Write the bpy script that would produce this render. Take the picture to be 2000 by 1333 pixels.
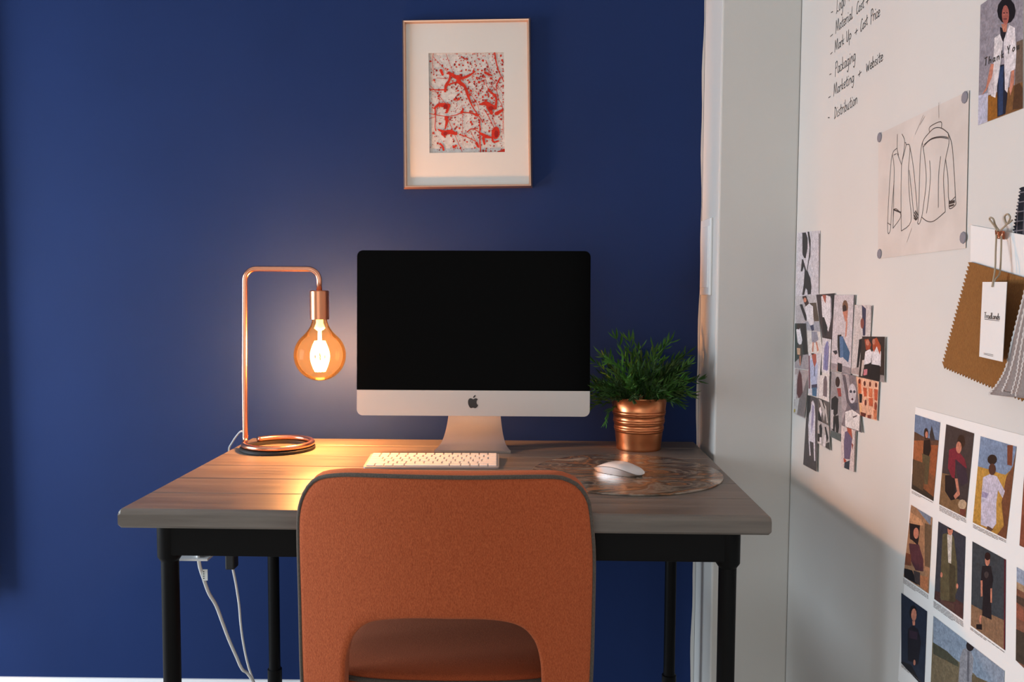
import bpy, bmesh, math, random
from mathutils import Vector, Matrix
random.seed(7)
for o in list(bpy.data.objects):
    bpy.data.objects.remove(o)
scene = bpy.context.scene
COL = scene.collection

# ------------------------------------------------------------------ camera
FPX, PITCH, YAW, ROLL = 1690.56, .0624, -.014, .0042
CAM = Vector((.0861, -2.1256, 1.1138))
fw = Vector((math.sin(YAW)*math.cos(PITCH), math.cos(YAW)*math.cos(PITCH), -math.sin(PITCH)))
rt = Vector((math.cos(YAW), -math.sin(YAW), 0))
up = rt.cross(fw)
rt, up = math.cos(ROLL)*rt+math.sin(ROLL)*up, -math.sin(ROLL)*rt+math.cos(ROLL)*up
cd = bpy.data.cameras.new('camera')
cd.sensor_width = 36; cd.lens = FPX/2000*36; cd.clip_start = .02
cam = bpy.data.objects.new('camera', cd); COL.objects.link(cam)
cam.matrix_world = Matrix(((rt.x, up.x, -fw.x, CAM.x), (rt.y, up.y, -fw.y, CAM.y), (rt.z, up.z, -fw.z, CAM.z), (0, 0, 0, 1)))
scene.camera = cam

# ------------------------------------------------------------------ light
scene.view_settings.view_transform = 'Standard'
scene.view_settings.look = 'None'
scene.view_settings.gamma = 1
scene.view_settings.use_curve_mapping = False
scene.view_settings.exposure = 0.0
W = bpy.data.worlds.new('world'); scene.world = W; W.use_nodes = True
bg = W.node_tree.nodes['Background']
bg.inputs[0].default_value = (.90, .95, 1.0, 1); bg.inputs[1].default_value = .3

def area(name, loc, tgt, sx, sy, power, col):
    l = bpy.data.lights.new(name, 'AREA'); l.shape = 'RECTANGLE'; l.size = sx; l.size_y = sy
    l.energy = power; l.color = col
    o = bpy.data.objects.new(name, l); COL.objects.link(o); o.location = loc
    o.rotation_euler = (Vector(tgt)-Vector(loc)).to_track_quat('-Z', 'Y').to_euler()
    return o
# daylight entering by the tall window in the left wall
area('window_daylight', (-2.40, -.78, 1.02), (0, -.68, .62), .90, 1.15, 58, (.76, .88, 1.0))
# added soft fill light, set in a made-up window behind the camera
area('rear_fill_light', (-.6, -4.12, 1.05), (-.2, 0, .8), 2.2, 1.7, 17, (1.0, .97, .93))
LAMP_POWER = 58

# ------------------------------------------------------------------ helpers
def U(x, y, ax, val):
    """point of the plane ax=val that lies at this spot of the 2000x1333 frame"""
    d = fw+rt*((x-1000)/FPX)+up*((666.5-y)/FPX)
    i = 'xyz'.index(ax)
    return CAM+d*((val-CAM[i])/d[i])

def lin(c):
    return tuple(((v/255)/12.92 if v/255 <= .04045 else ((v/255+.055)/1.055)**2.4) for v in c)

def tag(o, label=None, cat=None, group=None, kind=None):
    if label: o['label'] = label
    if cat: o['category'] = cat
    if group: o['group'] = group
    if kind: o['kind'] = kind
    return o

def link(name, me, mat=None, parent=None, smooth=False):
    if isinstance(me, bmesh.types.BMesh):
        bm = me; me = bpy.data.meshes.new(name); bmesh.ops.recalc_face_normals(bm, faces=bm.faces[:]); bm.to_mesh(me); bm.free()
    if mat and not me.materials: me.materials.append(mat)
    if smooth: me.polygons.foreach_set('use_smooth', [True]*len(me.polygons))
    o = bpy.data.objects.new(name, me); COL.objects.link(o)
    if parent: o.parent = parent
    if smooth == 'auto':
        pass
    return o

def empty(name, loc=(0, 0, 0), rz=0):
    o = bpy.data.objects.new(name, None); COL.objects.link(o)
    o.location = loc; o.rotation_euler = (0, 0, rz); o.empty_display_size = .05
    return o

def box(bm, x0, x1, y0, y1, z0, z1, bev=0, seg=2):
    vs = [bm.verts.new(p) for p in ((x0,y0,z0),(x1,y0,z0),(x1,y1,z0),(x0,y1,z0),(x0,y0,z1),(x1,y0,z1),(x1,y1,z1),(x0,y1,z1))]
    fs = [bm.faces.new([vs[i] for i in f]) for f in ((3,2,1,0),(4,5,6,7),(0,1,5,4),(1,2,6,5),(2,3,7,6),(3,0,4,7))]
    if bev:
        es = list({e for f in fs for e in f.edges})
        bmesh.ops.bevel(bm, geom=es, offset=bev, segments=seg, affect='EDGES', profile=.5)
    return bm

def boxo(name, d, mat, parent=None, bev=0, seg=2):
    return link(name, box(bmesh.new(), *d, bev=bev, seg=seg), mat, parent)

def tube(bm, pts, r, n=10, cap=True):
    pts = [Vector(p) for p in pts]
    rs = r if isinstance(r, (list, tuple)) else [r]*len(pts)
    t0 = (pts[1]-pts[0]).normalized()
    a = Vector((0, 0, 1)) if abs(t0.z) < .9 else Vector((1, 0, 0))
    nrm = (a-t0*a.dot(t0)).normalized()
    rings = []
    for i, p in enumerate(pts):
        t = (pts[min(i+1, len(pts)-1)]-pts[max(i-1, 0)]).normalized()
        nrm = (nrm-t*nrm.dot(t)).normalized(); b = t.cross(nrm)
        rings.append([bm.verts.new(p+(nrm*math.cos(2*math.pi*k/n)+b*math.sin(2*math.pi*k/n))*rs[i]) for k in range(n)])
    for i in range(len(rings)-1):
        for k in range(n):
            bm.faces.new((rings[i][k], rings[i][(k+1) % n], rings[i+1][(k+1) % n], rings[i+1][k]))
    if cap:
        bm.faces.new(rings[0][::-1]); bm.faces.new(rings[-1])
    return bm

def lathe(bm, prof, c=(0, 0, 0), n=32, close=False):
    rings = []
    for r, z in prof:
        if r < 1e-6: rings.append([bm.verts.new((c[0], c[1], c[2]+z))])
        else: rings.append([bm.verts.new((c[0]+r*math.cos(2*math.pi*k/n), c[1]+r*math.sin(2*math.pi*k/n), c[2]+z)) for k in range(n)])
    for a, b in zip(rings, rings[1:]):
        for k in range(n):
            q = [a[k % len(a)], a[(k+1) % len(a)], b[(k+1) % len(b)], b[k % len(b)]]
            q2 = []
            for v in q:
                if v not in q2: q2.append(v)
            if len(q2) > 2: bm.faces.new(q2)
    return bm

def smooth_path(pts, n=8):
    pts = [Vector(p) for p in pts]; out = []
    for i in range(len(pts)-1):
        p0 = pts[max(i-1, 0)]; p1 = pts[i]; p2 = pts[i+1]; p3 = pts[min(i+2, len(pts)-1)]
        for k in range(n):
            t = k/n
            out.append(.5*((2*p1)+(p2-p0)*t+(2*p0-5*p1+4*p2-p3)*t*t+(3*p1-p0-3*p2+p3)*t**3))
    out.append(pts[-1]); return out

def shade_auto(o, ang=35):
    me = o.data
    me.polygons.foreach_set('use_smooth', [True]*len(me.polygons))
    bm = bmesh.new(); bm.from_mesh(me)
    for e in bm.edges:
        if len(e.link_faces) == 2 and e.calc_face_angle(0) > math.radians(ang): e.smooth = False
    bm.to_mesh(me); bm.free()
    return o

# ------------------------------------------------------------------ materials
def mat(name, col, rough=.5, metal=0, spec=.5, **kw):
    m = bpy.data.materials.new(name); m.use_nodes = True
    b = m.node_tree.nodes['Principled BSDF']
    b.inputs['Base Color'].default_value = (*col, 1); b.inputs['Roughness'].default_value = rough
    b.inputs['Metallic'].default_value = metal; b.inputs['Specular IOR Level'].default_value = spec
    for k, v in kw.items(): b.inputs[k].default_value = v
    return m
def N(m, t, **kw):
    n = m.node_tree.nodes.new(t)
    for k, v in kw.items():
        if hasattr(n, k): setattr(n, k, v)
        else: n.inputs[k].default_value = v
    return n
def L(m, a, b): m.node_tree.links.new(a, b)
def B(m): return m.node_tree.nodes['Principled BSDF']
def coords(m, scale=(1, 1, 1), kind='Object', rot=(0, 0, 0)):
    tc = N(m, 'ShaderNodeTexCoord'); mp = N(m, 'ShaderNodeMapping'); mp.inputs['Scale'].default_value = scale
    mp.inputs['Rotation'].default_value = rot
    L(m, tc.outputs[kind], mp.inputs['Vector']); return mp.outputs['Vector']
def noise_mix(m, scale, c1, c2, vec, detail=4, lo=.35, hi=.65):
    n = N(m, 'ShaderNodeTexNoise'); n.inputs['Scale'].default_value = scale; n.inputs['Detail'].default_value = detail
    L(m, vec, n.inputs['Vector'])
    r = N(m, 'ShaderNodeValToRGB'); r.color_ramp.elements[0].position = lo; r.color_ramp.elements[1].position = hi
    r.color_ramp.elements[0].color = (*c1, 1); r.color_ramp.elements[1].color = (*c2, 1)
    L(m, n.outputs['Fac'], r.inputs['Fac']); L(m, r.outputs['Color'], B(m).inputs['Base Color'])
    return n
def bump(m, height, strength=.2, dist=.002):
    b = N(m, 'ShaderNodeBump'); b.inputs['Strength'].default_value = strength; b.inputs['Distance'].default_value = dist
    L(m, height, b.inputs['Height']); L(m, b.outputs['Normal'], B(m).inputs['Normal'])

def wall_mat(name, col, rough=.7, var=.05, spec=.3):
    m = mat(name, col, rough, spec=spec); v = coords(m)
    noise_mix(m, 3, tuple(c*(1-var) for c in col), tuple(c*(1+var) for c in col), v)
    n = N(m, 'ShaderNodeTexNoise'); n.inputs['Scale'].default_value = 260; n.inputs['Detail'].default_value = 3
    L(m, v, n.inputs['Vector']); bump(m, n.outputs['Fac'], .12, .001)
    return m
M_BLUE = wall_mat('blue_paint', (.0105, .0285, .1120), .7, .05, .15)
M_WHITE = wall_mat('white_paint', (.63, .62, .59), .65, .02)
M_CEIL = wall_mat('ceiling_paint', (.75, .75, .74), .8, .02)
M_FLOOR = mat('floor_boards', (.30, .22, .15), .45)
noise_mix(M_FLOOR, 3, (.46, .42, .37), (.58, .54, .48), coords(M_FLOOR, (1, 12, 1)))
M_TRIM = mat('white_gloss_trim', (.80, .80, .80), .3)

def wood(name, c1, c2, rough):
    m = mat(name, c1, rough); v = coords(m, (2.2, 34, 34))
    n = noise_mix(m, 2.2, c1, c2, v, 7, .3, .7)
    r = N(m, 'ShaderNodeMapRange'); r.inputs['To Min'].default_value = rough-.08; r.inputs['To Max'].default_value = rough+.1
    L(m, n.outputs['Fac'], r.inputs['Value']); L(m, r.outputs['Result'], B(m).inputs['Roughness'])
    bump(m, n.outputs['Fac'], .18, .001)
    return m
M_DESK = wood('grey_stained_wood', (.115, .098, .084), (.190, .165, .142), .40)
M_BLACK = mat('black_powder_coat', (.002, .002, .0022), .5, spec=.14)
n_ = N(M_BLACK, 'ShaderNodeTexNoise'); n_.inputs['Scale'].default_value = 900; bump(M_BLACK, n_.outputs['Fac'], .08, .0005)
def metal_mat(name, col, rough, aniso_scale=(1, 1, 300)):
    m = mat(name, col, rough, 1.0); v = coords(m, aniso_scale)
    n = N(m, 'ShaderNodeTexNoise'); n.inputs['Scale'].default_value = 3; L(m, v, n.inputs['Vector'])
    r = N(m, 'ShaderNodeMapRange'); r.inputs['To Min'].default_value = rough*.85; r.inputs['To Max'].default_value = rough*1.2
    L(m, n.outputs['Fac'], r.inputs['Value']); L(m, r.outputs['Result'], B(m).inputs['Roughness'])
    return m
M_COPPER = metal_mat('copper', (.86, .40, .25), .24)
M_COPPERB = metal_mat('brushed_copper', (.72, .30, .16), .30)
M_POT = metal_mat('copper_plated_steel', (.78, .30, .13), .30)
M_FRAME = metal_mat('copper_frame_metal', (.80, .50, .36), .3)
M_ALU = metal_mat('aluminium', (.78, .77, .76), .42, (1, 1, 1))
M_ALUD = mat('aluminium_chin', (.56, .54, .51), .45, .35)
n_ = N(M_ALUD, 'ShaderNodeTexNoise'); n_.inputs['Scale'].default_value = 1500; bump(M_ALUD, n_.outputs['Fac'], .05, .0003)
M_SCREEN = mat('black_screen_glass', (.0012, .0012, .0013), .12, spec=.02)
M_LOGO = mat('black_logo', (.006, .006, .005), .3)
M_KEY = mat('white_key_plastic', (.80, .79, .77), .42)
M_KBASE = mat('keyboard_aluminium', (.50, .49, .48), .4, .5)
M_MOUSE = mat('white_mouse_shell', (.80, .79, .78), .18)
M_RUBBER = mat('black_rubber', (.012, .012, .012), .6)
M_CABLE = mat('white_cable_sheath', (.82, .82, .80), .4)
M_GREYCABLE = mat('grey_braided_cable', (.45, .46, .47), .7)
M_PLASTIC = mat('white_plastic', (.82, .82, .81), .35)
for mm, sc in ((M_KEY, 900), (M_PLASTIC, 500), (M_CABLE, 900), (M_GREYCABLE, 1500), (M_TRIM, 60), (M_KBASE, 1200), (M_MOUSE, 40), (M_RUBBER, 800), (M_LOGO, 300), (M_SCREEN, 10)):
    n_ = N(mm, 'ShaderNodeTexNoise'); n_.inputs['Scale'].default_value = sc; bump(mm, n_.outputs['Fac'], .03 if mm not in (M_GREYCABLE,) else .5, .0003)
def fabric(name, c1, c2, scale=420):
    m = mat(name, c1, .9, spec=.15); v = coords(m, (1, 1, .45))
    n = noise_mix(m, 620, c1, c2, v, 3, .3, .72)
    v2 = coords(m, (1, 1, 1)); w = N(m, 'ShaderNodeTexNoise'); w.inputs['Scale'].default_value = 900; L(m, v2, w.inputs['Vector'])
    a = N(m, 'ShaderNodeMath', operation='ADD'); L(m, n.outputs['Fac'], a.inputs[0]); L(m, w.outputs['Fac'], a.inputs[1])
    bump(m, a.outputs[0], .45, .0012)
    B(m).inputs['Sheen Weight'].default_value = .25; B(m).inputs['Sheen Tint'].default_value = (.9, .5, .35, 1)
    return m
M_ORANGE = fabric('orange_woven_fabric', (.34, .066, .022), (.52, .125, .045))
M_PIPE = fabric('grey_piping_fabric', (.075, .066, .056), (.12, .105, .09))
M_SHADOW_CLOTH = fabric('shadow_cloth_fabric', (.05, .05, .055), (.08, .08, .085))
M_PAD = mat('marbled_copper_mat', (.2, .15, .1), .2, .25)
v_ = coords(M_PAD, (1.0, 1.7, 1), rot=(0, 0, .5))
n_ = N(M_PAD, 'ShaderNodeTexNoise'); n_.inputs['Scale'].default_value = 7; n_.inputs['Detail'].default_value = 9; n_.inputs['Distortion'].default_value = 1.6
L(M_PAD, v_, n_.inputs['Vector']); r_ = N(M_PAD, 'ShaderNodeValToRGB')
for p, c in ((.34, (.05, .040, .032)), (.42, (.30, .26, .21)), (.48, (.09, .07, .05)), (.53, (.38, .20, .10)), (.58, (.16, .13, .10)), (.66, (.48, .43, .35))):
    e = r_.color_ramp.elements.new(p); e.color = (*c, 1)
r_.color_ramp.elements.remove(r_.color_ramp.elements[0]); r_.color_ramp.elements.remove(r_.color_ramp.elements[-1])
L(M_PAD, n_.outputs['Fac'], r_.inputs['Fac']); L(M_PAD, r_.outputs['Color'], B(M_PAD).inputs['Base Color'])
rr_ = N(M_PAD, 'ShaderNodeMapRange'); rr_.inputs['To Min'].default_value = .14; rr_.inputs['To Max'].default_value = .34
L(M_PAD, n_.outputs['Fac'], rr_.inputs['Value']); L(M_PAD, rr_.outputs['Result'], B(M_PAD).inputs['Roughness'])
def print_mat(name, rough=.35, fine=False):
    m = mat(name, (.5, .5, .5), rough, spec=.3)
    a = N(m, 'ShaderNodeVertexColor'); a.layer_name = 'Col'
    n = N(m, 'ShaderNodeTexNoise'); n.inputs['Scale'].default_value = 110; n.inputs['Detail'].default_value = 6; L(m, coords(m), n.inputs['Vector'])
    r = N(m, 'ShaderNodeMapRange'); r.inputs['From Min'].default_value = .3; r.inputs['From Max'].default_value = .7; r.inputs['To Min'].default_value = .80; r.inputs['To Max'].default_value = 1.12; L(m, n.outputs['Fac'], r.inputs['Value'])
    x = N(m, 'ShaderNodeMix', data_type='RGBA', blend_type='MULTIPLY'); x.inputs['Factor'].default_value = 1
    L(m, a.outputs['Color'], x.inputs[6]); L(m, r.outputs['Result'], x.inputs[7])
    if fine:
        n2 = N(m, 'ShaderNodeTexNoise'); n2.inputs['Scale'].default_value = 330; n2.inputs['Detail'].default_value = 3; L(m, coords(m), n2.inputs['Vector'])
        r2 = N(m, 'ShaderNodeMapRange'); r2.inputs['From Min'].default_value = .32; r2.inputs['From Max'].default_value = .68; r2.inputs['To Min'].default_value = .74; r2.inputs['To Max'].default_value = 1.16; L(m, n2.outputs['Fac'], r2.inputs['Value'])
        x2 = N(m, 'ShaderNodeMix', data_type='RGBA', blend_type='MULTIPLY'); x2.inputs['Factor'].default_value = 1
        L(m, x.outputs[2], x2.inputs[6]); L(m, r2.outputs['Result'], x2.inputs[7]); x = x2
    L(m, x.outputs[2], B(m).inputs['Base Color']); return m
M_PRINT = print_mat('printed_ink', fine=True)
M_ART = print_mat('art_ink', .6)
M_PAPER = wall_mat('white_paper', (.78, .77, .75), .6, .02)
M_INK = mat('black_marker_ink', (.012, .010, .009), .5)
M_PENCIL = mat('dark_pen_line', (.035, .026, .022), .6)
for mm in (M_INK, M_PENCIL):
    n_ = N(mm, 'ShaderNodeTexNoise'); n_.inputs['Scale'].default_value = 600; bump(mm, n_.outputs['Fac'], .05, .0002)

# ------------------------------------------------------------------ the room
ZC, XL, YR = 2.55, -2.45, -4.2
CY = -.182                                        # front of the boxed-in pier
PX = .5164                                        # its left side
WR = U(1551.5, 640, 'y', CY).x                    # right wall
def struct(name, d, m, bev=0):
    return tag(boxo(name, d, m, bev=bev), kind='structure')
floor = struct('floor', (XL-.1, WR+.1, YR, .1, -.1, 0), M_FLOOR)
ceiling = struct('ceiling', (XL-.1, WR+.1, YR, .1, ZC, ZC+.1), M_CEIL)
wall_back = struct('wall_back', (XL-.1, WR+.1, 0, .1, 0, ZC), M_BLUE)
wall_right = struct('wall_right', (WR, WR+.1, YR, 0, 0, ZC), M_WHITE)
pier = struct('wall_pier', (PX, WR, CY, 0, 0, ZC), M_WHITE, .004)
# unpainted white strip left beside the pier, with a slightly wavy paint line
bm = bmesh.new(); prev = None; k = 0
while k <= 64:
    z = ZC*k/64; x = PX-.0035-.0018*math.sin(z*9)-.0012*math.sin(z*31+1)-(.0035 if z < .7 else .0)
    a = bm.verts.new((x, -.0008, z)); b = bm.verts.new((PX-.0002, -.0008, z))
    if prev: bm.faces.new((prev[0], prev[1], b, a))
    prev = (a, b); k += 1
tag(link('trim_1', bm, M_WHITE), kind='structure')
# skirting along the blue wall
bm = bmesh.new()
pr = [(0, 0), (-.016, 0), (-.016, .098), (-.012, .110), (-.006, .119), (0, .119)]
ends = [[bm.verts.new((x, y, z)) for y, z in pr] for x in (XL, PX)]
for i in range(len(pr)):
    j = (i+1) % len(pr); bm.faces.new((ends[0][i], ends[0][j], ends[1][j], ends[1][i]))
bm.faces.new(ends[0][::-1]); bm.faces.new(ends[1])
tag(link('baseboard_back', bm, M_TRIM), kind='structure')
# left wall with a tall window opening (outside the picture, it lights the room)
WY0, WY1, WZ0, WZ1 = -1.28, -.28, .40, 1.65
wl = empty('wall_left'); tag(wl, kind='structure')
for d in ((XL-.1, XL, YR, WY0, 0, ZC), (XL-.1, XL, WY1, 0, 0, ZC), (XL-.1, XL, WY0, WY1, 0, WZ0), (XL-.1, XL, WY0, WY1, WZ1, ZC)):
    boxo('wall_section', d, M_WHITE, wl)
w1 = empty('window_1'); tag(w1, kind='structure')
for d in ((XL-.06, XL-.01, WY0, WY0+.05, WZ0, WZ1), (XL-.06, XL-.01, WY1-.05, WY1, WZ0, WZ1), (XL-.06, XL-.01, WY0+.05, WY1-.05, WZ0, WZ0+.05), (XL-.06, XL-.01, WY0+.05, WY1-.05, WZ1-.05, WZ1)):
    boxo('window_frame', d, M_TRIM, w1)

# wall behind the camera; its wide window is made up for the fill light
wrr = empty('wall_rear'); tag(wrr, kind='structure')
for d in ((XL-.1, -1.75, YR-.1, YR, 0, ZC), (.55, WR+.1, YR-.1, YR, 0, ZC), (-1.75, .55, YR-.1, YR, 0, .18), (-1.75, .55, YR-.1, YR, 1.95, ZC)):
    boxo('wall_section', d, M_WHITE, wrr)
w2 = empty('fill_window'); tag(w2, kind='structure')
for d in ((-1.75, -1.70, YR-.06, YR-.01, .18, 1.95), (.50, .55, YR-.06, YR-.01, .18, 1.95), (-1.70, .50, YR-.06, YR-.01, .18, .23), (-1.70, .50, YR-.06, YR-.01, 1.90, 1.95)):
    boxo('window_frame', d, M_TRIM, w2)

# ------------------------------------------------------------------ cover plate on the pier side
pl = [U(1373.5, 433, 'x', PX), U(1393, 424, 'x', PX), U(1392.5, 577, 'x', PX), U(1375, 577, 'x', PX)]
y0 = pl[1].y; y1 = -.026; z0 = (pl[2].z+pl[3].z)/2; z1 = (pl[0].z+pl[1].z)/2
cp = empty('wall_cover_plate', (PX, (y0+y1)/2, z0)); tag(cp, 'white rectangular cover plate on the side of the white pier', 'cover plate')
def rel(o, par):
    o.parent = par; o.matrix_parent_inverse = Matrix.Translation(-Vector(par.location)); return o
rel(boxo('plate', (PX-.007, PX, y0, y1, z0, z1), M_PLASTIC, bev=.0025), cp)
rel(boxo('inner_panel', (PX-.009, PX-.006, y0+.012, y1-.010, z0+.018, z1-.018), M_PLASTIC, bev=.001), cp)

# ------------------------------------------------------------------ desk
ZT = .74
DX0, DX1, DY0, DY1 = -.5896, .4956, -.7165, -.03
desk = empty('desk', ((DX0+DX1)/2, (DY0+DY1)/2, 0), -.012)
tag(desk, 'desk with grey stained plank top on black pipe legs', 'desk')
def dk(o):
    return rel(o, desk)
bounds = [DY0, -.597, -.478, -.356, -.236, -.117, DY1]
for i, (a, b) in enumerate(zip(bounds, bounds[1:])):
    bm = bmesh.new()
    if i == 0:
        pr = [(a, .712), (a+.004, .708), (b-.0008, .708), (b-.0008, ZT-.0015), (b-.0023, ZT), (a+.0075, ZT), (a+.0035, ZT-.0022), (a, ZT-.0085)]
    else:
        pr = [(a+.0008, .708), (b-.0008, .708), (b-.0008, ZT-.0015), (b-.0023, ZT), (a+.0023, ZT), (a+.0008, ZT-.0015)]
    n = len(pr)
    secs = []
    for x, ins in ((DX0, 1), (DX0+.004, 0), (DX1-.004, 0), (DX1, 1)):
        zc = .724
        secs.append([bm.verts.new((x, y, zc+(z-zc)*(1-.22*ins) if ins else z)) for y, z in pr])
    for s0, s1 in zip(secs, secs[1:]):
        for k in range(n):
            bm.faces.new((s0[k], s0[(k+1) % n], s1[(k+1) % n], s1[k]))
    bm.faces.new(secs[0][::-1]); bm.faces.new(secs[-1])
    dk(link('plank', bm, M_DESK))
fr = [('apron', (-.515, .430, -.688, -.650, .653, .708)), ('apron', (-.515, .430, -.110, -.072, .653, .708)),
      ('side_rail', (-.540, -.506, -.66, -.10, .665, .708)), ('side_rail', (.420, .454, -.66, -.10, .665, .708))]
for nme, d in fr: dk(boxo(nme, d, M_BLACK, bev=.002))
for lx, ly in ((-.5225, -.670), (.4355, -.670), (-.5205, -.092), (.4325, -.092)):
    bm = bmesh.new()
    rr = .0150 if ly < -.3 else .0135
    lathe(bm, [(0, .708), (rr+.0055, .708), (rr+.0055, .648), (rr+.0015, .642), (rr, .640), (rr, .20), (rr+.0005, .188), (rr+.0035, .186), (rr+.0035, .15), (rr, .148), (rr, .02), (rr+.008, .018), (rr+.010, .004), (rr+.008, 0), (0, 0)], (lx, ly, 0), 24)
    shade_auto(dk(link('leg', bm, M_BLACK)))

desk.location.x += .002

# ------------------------------------------------------------------ desktop computer
MXC, MY, MZ, MH, MW = -.0287, -.181, .8215, .3742, .528
pc = empty('desktop_computer', (MXC, MY, ZT)); tag(pc, 'silver all-in-one desktop computer with a black switched-off screen', 'computer')
tilt = Matrix.Translation((0, 0, MZ-ZT)) @ Matrix.Rotation(-math.atan2(.0174, MH), 4, 'X')
def rrect(x0, x1, z0, z1, rs, n=7):
    """outline counter-clockwise; rs radii bl br tr tl"""
    out = []
    for (cx, cz, a0), r in zip(((x0, z0, 180), (x1, z0, 270), (x1, z1, 0), (x0, z1, 90)), rs):
        if r == 0: out.append((cx, cz)); continue
        ox = cx+(r if cx == x0 else -r); oz = cz+(r if cz == z0 else -r)
        for k in range(n+1):
            a = math.radians(a0+90*k/n); out.append((ox+r*math.cos(a), oz+r*math.sin(a)))
    return out
def prism(out, y0, y1, T=None, bm=None):
    bm = bm or bmesh.new()
    T = T or Matrix.Identity(4)
    a = [bm.verts.new(T @ Vector((x, y0, z))) for x, z in out]; b = [bm.verts.new(T @ Vector((x, y1, z))) for x, z in out]
    bm.faces.new(a); bm.faces.new(b[::-1])
    for i in range(len(a)):
        j = (i+1) % len(a); bm.faces.new((a[i], b[i], b[j], a[j]))
    return bm
CH = .0582
R_ = .0135
link('screen', prism(rrect(-MW/2, MW/2, CH, MH, (0, 0, R_, R_)), 0, .0045, tilt), M_SCREEN, pc)
chin = link('chin', prism(rrect(-MW/2, MW/2, 0, CH-.0003, (R_, R_, 0, 0)), 0, .0045, tilt), M_ALUD, pc)
# rear shell
bm = bmesh.new(); nu, nv = 24, 18; grid = []
for j in range(nv+1):
    row = []
    for i in range(nu+1):
        u = -1+2*i/nu; v = -1+2*j/nv
        uu = u*math.sqrt(1-.03*v**8); vv = v*math.sqrt(1-.05*u**8)
        y = .0046+.038*max(0, (1-u*u))**.9*max(0, (1-v*v))**.9
        row.append(bm.verts.new(tilt @ Vector((uu*(MW/2-.001), y, MH/2+vv*(MH/2-.001)))))
    grid.append(row)
for j in range(nv):
    for i in range(nu): bm.faces.new((grid[j][i], grid[j][i+1], grid[j+1][i+1], grid[j+1][i]))
shade_auto(link('rear_shell', bm, M_ALU, pc), 60)
# logo, traced from the mark on the chin
def logo_pts(pts):
    out = []
    for x, y in pts:
        p = U(890+x/26.66, 760+y/26.66, 'y', MY); out.append((p.x-MXC, p.z-MZ))
    return out
body = [(905,540),(860,520),(790,492),(720,505),(665,560),(640,640),(640,740),(660,830),(700,920),(750,985),(800,1010),(840,1000),(880,985),(930,985),(975,1005),(1020,1012),(1075,985),(1120,940),(1155,880),(1168,845),(1120,815),(1090,760),(1083,690),(1095,620),(1150,548),(1110,510),(1050,492),(1000,500),(950,528)]
leaf = [(908,480),(912,430),(940,380),(985,340),(1035,325),(1035,370),(1005,430),(960,465)]
lg = prism(logo_pts(body), -.0006, .0005, tilt); prism(logo_pts(leaf), -.0006, .0005, tilt, lg)
link('logo', lg, M_LOGO, chin)
# stand: a bent plate flaring to the foot
bm = bmesh.new(); path = []
for t, y, z in ((0, .075, .20), (.2, .072, .15), (.35, .066, .105), (.5, .055, .066), (.62, .040, .040), (.74, .018, .022), (.86, .0, .012), (1, -.0195, .0062)):
    path.append((t, y, z))
pts = smooth_path([Vector((t, y, z)) for t, y, z in path], 4)
rowsA = []
for p in pts:
    t = p.x
    w = .058+.0005*t if t < .3 else .058+.028*((t-.3)/.7)**1.6
    rowsA.append((w, p.y, p.z))
va, vb = [], []
for i, (w, y, z) in enumerate(rowsA):
    q0 = rowsA[max(i-1, 0)]; q1 = rowsA[min(i+1, len(rowsA)-1)]
    d = Vector((q1[1]-q0[1], q1[2]-q0[2])).normalized(); nn = Vector((d.y, -d.x))*.0060
    va.append([bm.verts.new((s*w*k/4, y, z)) for s, k in ((-1, 4), (-1, 2), (1, 0), (1, 2), (1, 4))])
    zz = max(z-abs(nn.y)-.0, .0002)
    vb.append([bm.verts.new((s*w*k/4, y+abs(nn.x), zz)) for s, k in ((-1, 4), (-1, 2), (1, 0), (1, 2), (1, 4))])
for g, fl in ((va, False), (vb, True)):
    for i in range(len(g)-1):
        for k in range(4):
            f = (g[i][k], g[i][k+1], g[i+1][k+1], g[i+1][k]); bm.faces.new(f[::-1] if fl else f)
for i in range(len(va)-1):
    for k in (0, 4): bm.faces.new((va[i][k], va[i+1][k], vb[i+1][k], vb[i][k]))
for i in (0, -1):
    for k in range(4): bm.faces.new((va[i][k], va[i][k+1], vb[i][k+1], vb[i][k]))
shade_auto(link('stand', bm, M_ALU, pc), 40)
link('foot_plate', prism(rrect(-.062, .062, -.0155, .110, (.012, .012, .01, .01), 4), 0, -.0052, Matrix(((1,0,0,0),(0,0,1,0),(0,-1,0,0),(0,0,0,1)))), M_ALU, pc)

# ------------------------------------------------------------------ keyboard
kb = empty('keyboard', (-.1051, -.3142, ZT), .030); tag(kb, 'slim white wireless keyboard lying in front of the computer', 'keyboard')
bm = bmesh.new(); out = rrect(-.1395, .1395, -.0575, .0575, (.006,)*4, 4)
lo = [bm.verts.new((x, y, .0006)) for x, y in out]
hi = [bm.verts.new((x, y, .0042+.0055*(y+.0575)/.115)) for x, y in out]
bm.faces.new(lo[::-1]); bm.faces.new(hi)
for i in range(len(lo)):
    j = (i+1) % len(lo); bm.faces.new((lo[i], lo[j], hi[j], hi[i]))
link('base', bm, M_KBASE, kb)
kmesh = {}
def key_mesh(w, d):
    k = (round(w, 5), round(d, 5))
    if k not in kmesh:
        bm = bmesh.new(); vs = []
        for z, ins in ((0, 0), (.0016, 0), (.0022, .0008)):
            vs.append([bm.verts.new((sx*(w/2-ins), sy*(d/2-ins), z)) for sx, sy in ((-1,-1),(1,-1),(1,1),(-1,1))])
        for a, b in zip(vs, vs[1:]):
            for i in range(4): bm.faces.new((a[i], a[(i+1) % 4], b[(i+1) % 4], b[i]))
        bm.faces.new(vs[-1]); me = bpy.data.meshes.new('key'); bm.to_mesh(me); bm.free(); me.materials.append(M_KEY); kmesh[k] = me
    return kmesh[k]
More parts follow.
